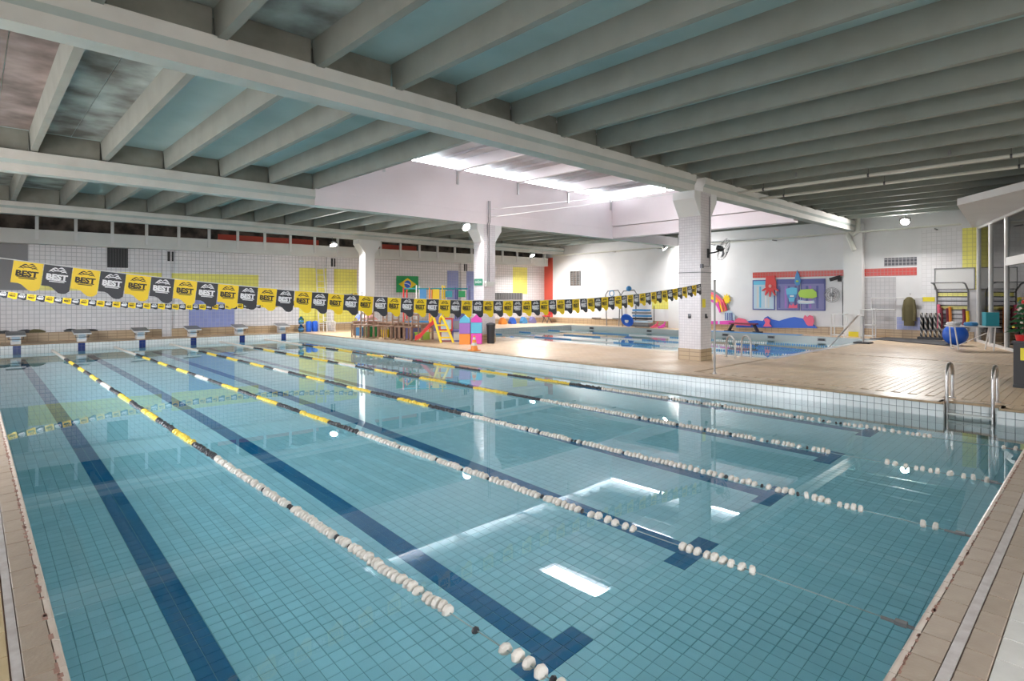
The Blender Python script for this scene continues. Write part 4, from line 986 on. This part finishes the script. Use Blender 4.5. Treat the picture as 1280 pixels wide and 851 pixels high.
tx_, ty_ = G(1215, 437); table('white folding table beside the glazed wall, before the blue ball', (tx_, ty_, D), R(-60), 1.25, .6, .74, 'white_paint')
for k, (dx, dy, m, lab, cat) in enumerate(((-.30, .42, 'towel_white', 'folded white towel on the folding table', 'towel'), (-.04, .02, 'mid_blue', 'folded blue towel on the folding table', 'towel'))):
    mb = MB(); mb.lathe([(0, 0), (.2, 0), (.24, .05), (.2, .11), (0, .13)], 12); mb.v = [(x * 1.1, y * .8, z) for x, y, z in mb.v]; o = mb.build('folded_towel', m, None, True); o.location = (tx_ + dx, ty_ + dy, D + .74); tag(o, lab, cat)
o = MB().box(-.17, .17, -.12, .12, 0, .42).build('storage_crate', 'teal'); o.location = (tx_ + .22, ty_ - .42, D + .742); o.rotation_euler = (0, 0, R(-60)); tag(o, 'teal storage box standing on the folding table', 'box')

# ------------------------------------------------------------------ glazed wall and reception counter at the right edge
g0, g1 = (26.35, 2.75), (14.0, -1.35); gd = Vector((g1[0] - g0[0], g1[1] - g0[1], 0)); gl = gd.length; ga = math.atan2(gd.y, gd.x)
t = struct(thing('window_9', 'white framed glass partition at the right', 'glass wall', (g0[0], g0[1], D), ga))
del t['category']
def gpos(u):                                           # distance along the glass wall under pixel column u
    rx, ry = ray(u); a = Matrix(((rx, -gd.x), (ry, -gd.y))); k, q = a.inverted() @ Vector((g0[0] - CAM[0], g0[1] - CAM[1])); return q * gl
GH = 4.18
posts = [gpos(u) for u in (1222, 1239, 1259)] + [gpos(1259) + 2.0 + 2.0 * q for q in range(2)] + [gl]
posts = [.05] + [p for p in posts if p > .3]
for p in posts:
    mb = MB(); mb.box(p - .06, p + .06, -.06, .06, 0, GH); mb.build('post', 'white_paint', t)
for a, b in zip(posts[:-1], posts[1:]):
    for z in (0, GH - .08): 
        mb = MB(); mb.box(a + .06, b - .06, -.05, .05, z, z + .08); mb.build('rail', 'white_paint', t)
    if a >= gpos(1259) - .2:
        mb = MB(); mb.box(a + .06, b - .06, -.05, .05, 2.6, 2.85); mb.build('transom', 'white_paint', t)
    mb = MB(); mb.box(a + .06, b - .06, -.006, .006, .08, GH - .08); mb.build('pane', 'glass', t)
# room behind the glass
wallbox('wall_office', 'grey_panel', [(20.0, 20.2, NW, -.2, D, 4.5)], 'partition behind the glass')
cx_, cy_ = G(1266, 484)
t = thing('reception_counter', 'black reception counter at the right picture edge', 'counter', (cx_, cy_, D), R(-8)); ch = .84
mb = MB(); mb.box(.03, 1.6, -1.1, -.0, 0, ch - .04); mb.build('body', 'rubber', t); mb = MB(); mb.box(0, 1.63, -1.13, .02, ch - .04, ch); mb.build('top', 'black', t)
mb = MB(); mb.box(.021, .03, -.42, -.10, ch - .34, ch - .12); mb.build('yellow_label', 'safety_yellow', t)
mb = MB(); mb.box(.0, .03, -1.1, 0, 0, .05); mb.build('kick_strip', 'black', t)
ct = lambda x, y: (Matrix.Translation((cx_, cy_, D)) @ Matrix.Rotation(R(-8), 4, 'Z')) @ Vector((x, y, ch))
p = ct(.25, -.08); t = thing('christmas_tree', 'small decorated Christmas tree on the black counter', 'tree', p)
mb = MB(); mb.lathe([(.09, 0), (.11, .10), (.12, .11)], 12); mb.build('pot', 'red', t, True); mb = MB(); mb.cyl((0, 0, .08), (0, 0, .8), .014, 6); mb.build('trunk', 'wood', t)
for k in range(7):
    z = .16 + .09 * k; rr = .26 * (1 - k / 8.5); mb = MB()
    for i in range(16):
        a = 2 * math.pi * i / 16 + k * .3; c, s = math.cos(a), math.sin(a); tip = Vector((rr * c, rr * s, z - .03 + .02 * random.random())); q0 = Vector((0, 0, z + .06)); sd = Vector((-s, c, 0)) * .028
        mid_ = q0.lerp(tip, .55); mb._add([q0, mid_ + sd, tip, mid_ - sd, mid_ + Vector((0, 0, .03))], [(0, 1, 4), (1, 2, 4), (2, 3, 4), (3, 0, 4), (0, 3, 2, 1)])
    mb.build('branch_tier', 'leaf', t)
for k in range(16):
    z = .15 + .6 * random.random(); rr = .25 * (1 - (z - .15) / .75); a = random.uniform(2.2, 5.2); mb = MB(); mb.sphere((rr * math.cos(a), rr * math.sin(a), z), .022, 8, 6); mb.build('bauble', random.choice(('red', 'yellow_float', 'white_float', 'red')), t, True)
p = ct(.05, -.30); t = thing('water_bottle', 'small clear water bottle on the counter before the tree', 'bottle', p); mb = MB(); mb.lathe([(.03, 0), (.032, .02), (.032, .13), (.014, .17), (.014, .185)], 12); mb.build('body', 'bottle_glass', t, True); mb = MB(); mb.lathe([(.016, .185), (.016, .205), (0, .206)], 10); mb.build('cap', 'blue', t, True)
o = MB().box(-.1, .1, -.07, .07, 0, .004).build('paper_sheet', 'white_paint'); o.location = ct(.12, -.35); o.rotation_euler = (0, 0, .4); tag(o, 'white paper sheet at the corner of the counter', 'paper')

# ------------------------------------------------------------------ toy corner behind the pool edge
FR = camo.rotation_euler[2]                            # toys stand roughly square to the pool corner view
def chairw(label, loc, rz, s=1.0):
    t = thing('wooden_chair', label, 'chair', loc, rz, 'wooden chairs in the toy corner'); w = .36 * s
    mb = MB(); mb.box(-w / 2, w / 2, -w / 2, w / 2, .43 * s, .47 * s); mb.build('seat', 'wood', t)
    for sx in (-1, 1):
        mb = MB(); mb.bar((sx * w * .44, -w * .44, 0), (sx * w * .44, -w * .44, .43 * s), .04, .04); mb.build('leg', 'wood', t)
        mb = MB(); mb.bar((sx * w * .44, w * .46, 0), (sx * w * .44, w * .52, .95 * s), .04, .04); mb.build('leg', 'wood', t)
    for z in (.66, .86):
        mb = MB(); mb.box(-w * .46, w * .46, w * .47, w * .53, z * s - .04, z * s + .04); mb.build('back_rail', 'wood', t)
    return t
def tablew(label, loc, rz, L, W, h):
    t = thing('wooden_table', label, 'table', loc, rz, 'wooden tables in the toy corner'); mb = MB(); mb.box(-L / 2, L / 2, -W / 2, W / 2, h - .05, h); mb.build('top', 'wood', t)
    for sx in (-1, 1):
        for sy in (-1, 1):
            mb = MB(); mb.box(sx * (L / 2 - .05) - .03, sx * (L / 2 - .05) + .03, sy * (W / 2 - .05) - .03, sy * (W / 2 - .05) + .03, 0, h - .05); mb.build('leg', 'wood', t)
        mb = MB(); mb.box(sx * (L / 2 - .05) - .015, sx * (L / 2 - .05) + .015, -W / 2 + .05, W / 2 - .05, h - .17, h - .05); mb.build('apron', 'wood', t)
    return t
TB = [(446, 420.5), (478, 422.3), (510, 424.3)]
TL = ['long wooden table at the left under the piled towels', 'middle wooden table of the toy corner', 'wooden table beside the red slide']
tpos = []
for (u, v), lab in zip(TB, TL):
    x, y = G(u, v); tablew(lab, (x + .45, y, D), R(90), 1.35, .6, .62); tpos.append((x + .45, y))
CL = ['wooden chair before the left table', 'wooden chair between the left and middle tables', 'wooden chair before the middle table', 'wooden chair between the middle and right tables', 'wooden chair before the right table', 'wooden chair nearest the red slide']
for k, (u, v) in enumerate(((450, 421.2), (461, 421.9), (478, 422.9), (492, 423.8), (505, 424.7), (517, 425.5))):
    x, y = G(u, v); chairw(CL[k], (x - .1, y, D), R(-90 + (8 if k % 2 else -6)), 1.12)
def cloth(label, loc, rz, w, d, h, m):
    mb = MB(); n = 14; vs = []; fs = []
    for j in range(n + 1):
        for i in range(n + 1):
            x = -w / 2 + w * i / n; y = -d / 2 + d * j / n; e = max(0, abs(x) / (w / 2) - .55) + max(0, abs(y) / (d / 2) - .6)
            vs.append((x, y, h * max(.06, 1 - 1.2 * e) * (.8 + .2 * math.sin(9 * x + 2 * y)) + .02 * math.sin(11 * y + 5 * x)))
    for j in range(n):
        for i in range(n): a = j * (n + 1) + i; fs.append((a, a + 1, a + n + 2, a + n + 1))
    base = [(x, y, 0) for x, y, z in vs]; m0 = len(vs); mb._add(vs + base, fs + [tuple(m0 + q for q in f[::-1]) for f in fs])
    o = mb.build('towel', m, None, True); o.location = loc; o.rotation_euler = (0, 0, rz); return tag(o, label, 'towel')
x, y = tpos[0]
cloth('crumpled blue towel heaped on the left wooden table', (x, y + .42, D + .626), 1.57, .40, .5, .26, 'towel_blue')
cloth('crumpled white towel on the left wooden table', (x, y + .0, D + .626), 1.57, .36, .4, .24, 'towel_white')
cloth('crumpled pink towel on the left wooden table', (x, y - .40, D + .626), 1.57, .40, .42, .30, 'towel_pink')
def crate(label, loc, rz, w, d, h, m):
    t = thing('toy_crate', label, 'crate', loc, rz, 'toy crates under the tables'); th = .02
    mb = MB(); mb.box(-w / 2, w / 2, -d / 2, d / 2, 0, th); mb.build('bottom', m, t)
    for (a, b, c, e) in ((-w / 2, w / 2, -d / 2, -d / 2 + th), (-w / 2, w / 2, d / 2 - th, d / 2), (-w / 2, -w / 2 + th, -d / 2, d / 2), (w / 2 - th, w / 2, -d / 2, d / 2)):
        mb = MB(); mb.box(a, b, c, e, th, h); mb.build('side', m, t)
    mb = MB(); mb.box(-w / 2 - .015, w / 2 + .015, -d / 2 - .015, -d / 2, h - .04, h); mb.box(-w / 2 - .015, w / 2 + .015, d / 2, d / 2 + .015, h - .04, h); mb.build('rim', m, t); return t
CR = [('blue toy crate under the left table', 0, .35, 'mid_blue', .34), ('dark green toy crate under the left table', 0, -.3, 'green', .40), ('yellow toy crate under the middle table', 1, .32, 'yellow', .30), ('black toy crate under the middle table', 1, -.3, 'black', .42), ('violet toy crate under the right table', 2, .33, 'violet', .42), ('lime toy crate under the right table', 2, -.3, 'lime', .28)]
for lab, k, dy, m, h in CR:
    x, y = tpos[k]; crate(lab, (x, y + dy, D), R(90), .44, .4, h, m)
# slide
x, y = G(553, 427.5); t = thing('toy_slide', 'small plastic slide with red chute and yellow ladder', 'slide', (x, y, D), FR + R(8))
sc = .0295
for s in (-1, 1):
    mb = MB(); mb.tube([(.17 + s * .22, -.30, 0), (-.02 + s * .19, -.14, .55), (-.13 + s * .17, -.06, .84), (-.18 + s * .16, .03, .93), (-.24 + s * .16, .12, .86), (-.26 + s * .16, .14, .70)], .045, 8); mb.build('ladder_side', 'yellow', t, True)
for k, z in enumerate((.18, .40, .62)):
    q = z / .84; cx = .17 * (1 - q) - .13 * q; mb = MB(); mb.box(cx - .19, cx + .19, -.32 + .24 * q, -.22 + .24 * q, z - .025, z + .025); mb.build('step', 'yellow', t)
mb = MB(); prof = [(-.22, .70), (-.42, .56), (-.62, .34), (-.80, .14), (-.98, .05)]
for w0, w1, up in ((-.02, .30, 0), (-.06, -.02, .12), (.30, .34, .12)):
    n = len(prof); vs = []
    for px_, pz_ in prof: vs += [(px_, .12 + w0, pz_), (px_, .12 + w1, pz_), (px_, .12 + w1, pz_ + .04 + up), (px_, .12 + w0, pz_ + .04 + up)]
    fs = [(0, 1, 2, 3), tuple(4 * (n - 1) + q for q in (3, 2, 1, 0))]
    for i in range(n - 1):
        for q in range(4): fs.append((4 * i + q, 4 * i + 4 + q, 4 * i + 4 + (q + 1) % 4, 4 * i + (q + 1) % 4))
    mb._add(vs, fs)
mb.build('chute', 'red', t, True)
# stacked play cubes (open frames) and foam houses
def cube_frame(t, x, z, s, m, panel=None):
    mb = MB(); r_ = .022
    for a in (-s / 2, s / 2):
        for b in (0, s): mb.bar((x + a, b - s, z), (x + a, b - s, z + s), .04, .04)
        for c in (z + .02, z + s - .02): mb.bar((x + a, -s, c), (x + a, 0, c), .04, .04)
    for b in (0, -s):
        for c in (z + .02, z + s - .02): mb.bar((x - s / 2, b, c), (x + s / 2, b, c), .04, .04)
    mb.build('cube_frame', m, t)
    if panel:
        mb = MB(); mb.box(x - s / 2 + .03, x + s / 2 - .03, -s + .0, -s + .015, z + .05, z + s - .05); mb.build('cube_panel', panel, t)
x, y = G(571.5, 427.8); t = thing('play_cubes', 'stack of open red and violet play cube frames beside the slide', 'toy', (x + .50, y + .52, D), FR)
cube_frame(t, .0, .0, .40, 'indigo', 'off_white'); cube_frame(t, .0, .41, .40, 'violet', 'steel_grey'); cube_frame(t, -.44, .0, .40, 'maroon', 'off_white'); cube_frame(t, -.44, .41, .44, 'red', 'pale_blue')
x, y = G(590.5, 429.2); t = thing('foam_house', 'two foam block towers with cyan and pink roofs beside the column', 'toy', (x - .05, y, D), FR); s_ = .37
for k, (cx, z, m) in enumerate(((-.2, 0, 'orange'), (-.2, s_, 'purple'), (.2, .02, 'magenta'), (.2, s_ + .02, 'sky_blue'))):
    mb = MB(); mb.box(cx - s_ / 2, cx + s_ / 2, -.4, 0, z, z + s_ - .01); mb.build('foam_block', m, t)
for cx, m, zz in ((-.2, 'sky_blue', 2 * s_), (.2, 'magenta', 2 * s_ + .02)):
    mb = MB(); mb.prism([(cx - .185, zz), (cx + .185, zz), (cx + .16, zz + .13), (cx, zz + .27), (cx - .16, zz + .13)], -.4, 0); mb.build('foam_roof', m, t)
# climbing frame with coloured panels standing farther back
x, y = G(545, 416.5); t = thing('climbing_frame', 'tall climbing frame with blue, yellow and green panels below the flag', 'toy', (x, y, D), FR)
W_ = 2.9; Hh = 2.05
for k in range(6):
    for q in (0, .8):
        mb = MB(); mb.cyl((-W_ / 2 + W_ * k / 5, q, 0), (-W_ / 2 + W_ * k / 5, q, Hh + (.1 if k % 2 else 0)), .035, 8); mb.build('post', ('red', 'white_paint', 'orange', 'yellow', 'indigo', 'violet')[k], t, True)
for z, m in ((Hh - .05, 'teal'), (1.0, 'red'), (.5, 'mid_blue'), (1.45, 'yellow')):
    for q in (0, .8):
        mb = MB(); mb.cyl((-W_ / 2, q, z), (W_ / 2, q, z), .03, 8); mb.build('rail', m, t, True)
    mb = MB()
    for k in range(6): mb.cyl((-W_ / 2 + W_ * k / 5, 0, z), (-W_ / 2 + W_ * k / 5, .8, z), .03, 8)
    mb.build('cross_rail', m, t, True)
for k, m, z0_, z1_ in ((1, 'mid_blue', 1.5, 1.98), (2, 'yellow', 1.5, 1.98), (3, 'teal', 1.62, 1.9), (4, 'green', 1.62, 1.9), (0, 'pale_blue', .1, .45), (2, 'violet', .1, .9), (3, 'lime', .1, .45), (4, 'indigo', .55, .95)):
    a = -W_ / 2 + W_ * k / 5 + .06; mb = MB(); mb.box(a + .08, a + W_ / 5 - .2, -.02, .02, z0_, z1_); mb.build('panel', m, t)
x, y = G(589, 438.6); t = thing('traffic_cone', 'orange and white traffic cone at the pool edge', 'cone', (x + .12, y, D))
mb = MB(); mb.box(-.14, .14, -.14, .14, 0, .03); mb.build('base', 'orange', t)
for z0_, z1_, m in ((.03, .16, 'orange'), (.16, .25, 'white_float'), (.25, .34, 'orange'), (.34, .41, 'white_float'), (.41, .46, 'orange')):
    f_ = lambda z: .115 - .085 * (z - .03) / .43
    mb = MB(); mb.lathe([(f_(z0_), z0_), (f_(z1_), z1_)], 14); mb.build('cone_band', m, t, True)
x, y = G(613.5, 429); t = thing('waste_bin', 'tall black waste bin at the foot of the exit sign column', 'bin', (x, y, D))
mb = MB(); mb.lathe([(.13, 0), (.155, .62), (.165, .62), (.165, .66), (.15, .66)], 16); mb.build('body', 'black', t, True); mb = MB(); mb.lathe([(.166, .66), (.15, .70), (.06, .73), (0, .73)], 16); mb.build('lid', 'rubber', t, True)

# ------------------------------------------------------------------ things at the end wall
def bt(name, label, cat, u, off, z):                   # a thing before the end wall under pixel column u
    s = onB(u, 370)[0]; x, y = bw(s, off); return thing(name, label, cat, (x, y, z), BT), s
t, s = bt('wall_flag', 'Brazilian flag hung on the end wall', 'flag', 509, .03, 0)
z0_ = onB(509, 365.5)[1]; z1_ = onB(509, 345)[1]; w = S(523) - S(495.5); h = z1_ - z0_; t.location[2] = z0_; n = 16
def wavy(pts, y):
    return [(px_, y, pz_) for px_, pz_ in pts]
mb = MB(); mb.box(-w / 2, w / 2, -.012, 0, 0, h); mb.build('green_field', 'green', t)
mb = MB(); mb.prism([(-w * .40, h / 2), (0, h * .12), (w * .40, h / 2), (0, h * .88)], -.016, -.012); mb.build('yellow_rhombus', 'yellow', t)
mb = MB(); mb.cyl((0, -.020, h / 2), (0, -.014, h / 2), h * .23, 24); mb.build('blue_disc', 'blue', t)
mb = MB(); mb.prism([(-h * .21, h * .56), (-h * .1, h * .58), (h * .08, h * .53), (h * .2, h * .43), (h * .2, h * .39), (h * .07, h * .48), (-h * .1, h * .53), (-h * .22, h * .515)][::-1], -.0225, -.020); mb.build('white_band', 'white_paint', t)
t, s = bt('louvre_vent', 'black louvred vent in the tiled end wall', 'vent', 147, .0, onB(147, 334.5)[1]); w = S(160) - S(134); h = 3.82 - t.location[2]
mb = MB(); mb.box(-w / 2, w / 2, -.03, 0, 0, h); mb.build('backing', 'black', t)
for k in range(8):
    mb = MB(); mb.box(-w / 2 + w * k / 7.6, -w / 2 + w * k / 7.6 + .03, -.06, -.03, 0, h); mb.build('slat', 'louvre', t)
t, s = bt('louvre_vent', 'long low grille right of the exit sign column', 'vent', 635, .0, onB(635, 374.5)[1]); w = S(653) - S(617); h = onB(635, 366)[1] - t.location[2]
mb = MB(); mb.box(-w / 2, w / 2, -.03, 0, 0, h); mb.build('backing', 'steel_grey', t)
for k in range(18):
    mb = MB(); mb.box(-w / 2 + w * k / 17.6, -w / 2 + w * k / 17.6 + .03, -.06, -.03, 0, h); mb.build('slat', 'louvre', t)
t, s = bt('step_ladder', 'tall aluminium ladder leaning at the yellow end wall', 'ladder', 398, .70, D)
for sx in (-.22, .22):
    mb = MB(); mb.bar((sx, 0, 0), (sx * .8, .55, 3.35), .05, .03); mb.build('stile', 'aluminium', t)
for k in range(10):
    q = .08 + .09 * k; mb = MB(); mb.bar((-.22 * (1 - .2 * q), .55 * q, 3.35 * q), (.22 * (1 - .2 * q), .55 * q, 3.35 * q), .04, .025); mb.build('rung', 'aluminium', t)
for k, u in enumerate((381, 388.5)):
    t, s = bt('barrel', ('left' if k == 0 else 'right') + ' one of two blue plastic barrels at the end wall', 'barrel', u, .55, D)
    mb = MB(); mb.lathe([(.11, 0), (.13, .03), (.134, .2), (.138, .25), (.134, .30), (.13, .45), (.10, .49), (.04, .50), (0, .50)], 16); mb.build('drum', 'blue', t, True); mb = MB(); mb.lathe([(.02, .49), (.02, .52), (0, .52)], 10, (.05, 0, 0)); mb.build('bung', 'white_paint', t, True)
for k in range(2):
    t, s = bt('water_jug', ('lower' if k == 0 else 'upper') + ' blue water jug of the small stack left of the barrels', 'bottle', 371.5, .55, D + .37 * k)
    mb = MB(); mb.lathe([(.10, 0), (.12, .03), (.12, .24), (.05, .32), (.05, .36), (0, .365)], 14); mb.build('body', 'bottle_glass', t, True); mb = MB(); mb.lathe([(.121, .1), (.125, .13), (.121, .16)], 14); mb.build('band', 'mid_blue', t, True)
t, s = bt('metal_chair', 'white metal frame chair beside the barrels', 'chair', 402, 1.0, D)
for sx in (-.2, .2):
    mb = MB(); mb.cyl((sx, -.2, 0), (sx, -.2, .48), .018, 6); mb.build('leg', 'white_paint', t); mb = MB(); mb.cyl((sx, .2, 0), (sx, .25, .95), .018, 6); mb.build('leg', 'white_paint', t)
mb = MB(); mb.box(-.22, .22, -.22, .22, .46, .49); mb.build('seat', 'off_white', t)
for z in (.66, .93):
    mb = MB(); mb.cyl((-.2, .24, z), (.2, .24, z), .018, 6); mb.build('back_rail', 'white_paint', t)
for k, (u, m, lab) in enumerate(((3, 'black', 'dark swim gear heap at the left picture edge'), (30, 'rubber', 'dark swim gear heap right of the first starting block'), (45, 'olive', 'olive swim gear heap right of the first starting block'), (90, 'black', 'dark swim bag left of the second starting block'), (113, 'black', 'dark swim gear heap right of the second starting block'))):
    s = onB(u, 370)[0]; x, y = bw(s, .05); mb = MB(); mb.lathe([(0, 0), (.20, 0), (.23, .03), (.15, .08), (.07, .10), (0, .10)], 12)
    mb.v = [(a * 1.1 * (1 + .2 * math.sin(3 * math.atan2(b, a + 1e-9) + k)), b * .14, c * (1 + .3 * math.sin(5 * a + k))) for a, b, c in mb.v]
    o = mb.build('swim_gear', m, None, True); o.location = (x, y - .0, .561); o.rotation_euler = (0, 0, BT); tag(o, lab, 'swim gear')
# toys and boards on the deck behind the smaller pool
for k, (u, m, lab) in enumerate(((622, 'orange', 'orange foam float at the far wall right of the bin'), (634, 'blue', 'blue foam float at the far wall'), (648, 'mid_blue', 'pale blue foam float at the far wall below the yellow strip'), (659, 'violet', 'violet foam float near the red wall end'))):
    s = onB(u, 370)[0]; x, y = bw(s, .5); mb = MB(); mb.prism([(-.2, 0), (.2, 0), (.19, .15), (.08, .34), (-.05, .4), (-.14, .25), (-.2, .14)], -.15, .15); o = mb.build('foam_float', m); o.location = (x, y, D + .0); o.rotation_euler = (0, 0, BT); tag(o, lab, 'pool toy')
s = onB(681, 370)[0]; x_, y_ = 25.7, onX(684, 400, 25.7)[0]
t = thing('folding_chair', 'red folding chair at the far corner of the smaller pool', 'chair', (x_, y_, D), ROTM)
mb = MB(); mb.box(-.22, .22, -.22, .22, .42, .46); mb.build('seat', 'red', t); mb = MB(); mb.box(-.22, .22, .2, .24, .5, .9); mb.build('backrest', 'red', t)
for sx in (-.2, .2):
    mb = MB(); mb.bar((sx, -.24, 0), (sx, .24, .9), .03, .03); mb.build('leg', 'dark_metal', t); mb = MB(); mb.bar((sx, .24, 0), (sx, -.2, .44), .03, .03); mb.build('leg', 'dark_metal', t)
# blue disc and stacked kick boards
x_ = 25.6; y_ = onX(801, 405, x_)[0]; t = thing('board_trolley', 'trolley stacked with blue and grey kick boards', 'trolley', (x_, y_, D), ROTM)
for k in range(6):
    z = .12 + .15 * k; mb = MB(); mb.box(-.42 + .04 * (k % 2), .62 - .03 * k, -.22, .22, z, z + .10); mb.build('kick_board', ('steel_grey', 'pale_blue', 'black', 'mid_blue', 'steel_grey', 'mid_blue')[k], t)
mb = MB(); mb.box(-.48, .66, -.26, .26, .06, .11); mb.build('tray', 'dark_metal', t)
for sx in (-.48, .66):
    mb = MB(); mb.cyl((sx, .24, 0), (sx, .24, 1.15), .02, 6); mb.build('post', 'dark_metal', t)
y2 = onX(787, 400, 25.3)[0]; t = thing('blue_disc_float', 'round blue disc float leaning on the board trolley', 'pool toy', (25.08, y2, D), ROTM); mb = MB(); mb.cyl((0, -.04, .36), (0, .04, .40), .36, 24); mb.build('disc', 'blue', t, True); mb = MB(); mb.cyl((0, -.06, .36), (0, -.04, .36), .12, 16); mb.build('emblem', 'white_paint', t)
for k, (u, lab) in enumerate(((766, 'left steel basket frame with a blue hoop behind the flags'), (786, 'right steel basket frame with a blue ball behind the flags'))):
    x_ = 25.9; y_, z_ = onX(u, 403, x_); t = thing('basket_frame', lab, 'sports frame', (x_, y_, D), ROTM)
    mb = MB(); mb.tube([(-.42, 0, 0), (-.5, 0, 1.75), (-.35, 0, 1.95), (.35, 0, 2.0), (.5, 0, 1.8), (.42, 0, 0)], .03, 8); mb.build('frame', 'steel_grey', t, True)
    mb = MB()
    if k == 0: mb.tube([(.16 * math.cos(2 * math.pi * i / 16), -.1, 1.82 + .16 * math.sin(2 * math.pi * i / 16)) for i in range(16)], .025, 6, True)
    else: mb.sphere((0, 0, 2.08), .15, 12, 8)
    mb.build('hoop' if k == 0 else 'ball', 'mid_blue', t, True)
x_ = 25.6
for k, (u, m, lab) in enumerate(((819, 'pink', 'pink foam noodle heap beside the board trolley'), (828, 'magenta', 'magenta foam noodle heap beside the wall pier'))):
    y_ = onX(u, 405, x_)[0]; t = thing('foam_noodles', lab, 'pool toy', (x_, y_, D), ROTM)
    for q in range(4):
        mb = MB(); mb.tube([(-.15, -.2 + .12 * q, .05), (0, -.12 + .1 * q, .06 + .1 * (q % 2)), (.13, -.05 + .05 * q, .1 + .12 * (q % 3))], .042, 8); mb.build('noodle', m, t, True)
t = thing('rescue_pole', 'long black and white pole lying along the far wall', 'pole', (RX - .12, onX(757, 398, RX - .12)[0], .62), ROTM)
mb = MB(); mb.cyl((-1.0, 0, 0), (-.3, 0, 0), .03, 8); mb.build('black_part', 'black', t); mb = MB(); mb.cyl((-.3, 0, 0), (.5, 0, 0), .03, 8); mb.build('white_part', 'white_float', t); mb = MB(); mb.cyl((.5, 0, 0), (1.1, 0, 0), .03, 8); mb.build('black_part', 'black', t)
# low starter boxes on the far rim of the smaller pool
for k, u in enumerate((741, 813, 908, 965, 1028)):
    y_ = onX(u, 416, 24.97)[0]; t = thing('rim_marker', ['leftmost', 'second', 'third', 'fourth', 'rightmost'][k] + ' dark overflow outlet in the far wall of the smaller pool', 'outlet', (KX1 - .022, y_, .12), ROTM)
    mb = MB(); mb.box(-.16, .16, -.02, 0, -.05, .07); mb.build('frame', 'steel_grey', t); mb = MB(); mb.box(-.12, .12, -.03, -.02, -.03, .05); mb.build('grille', 'black', t)
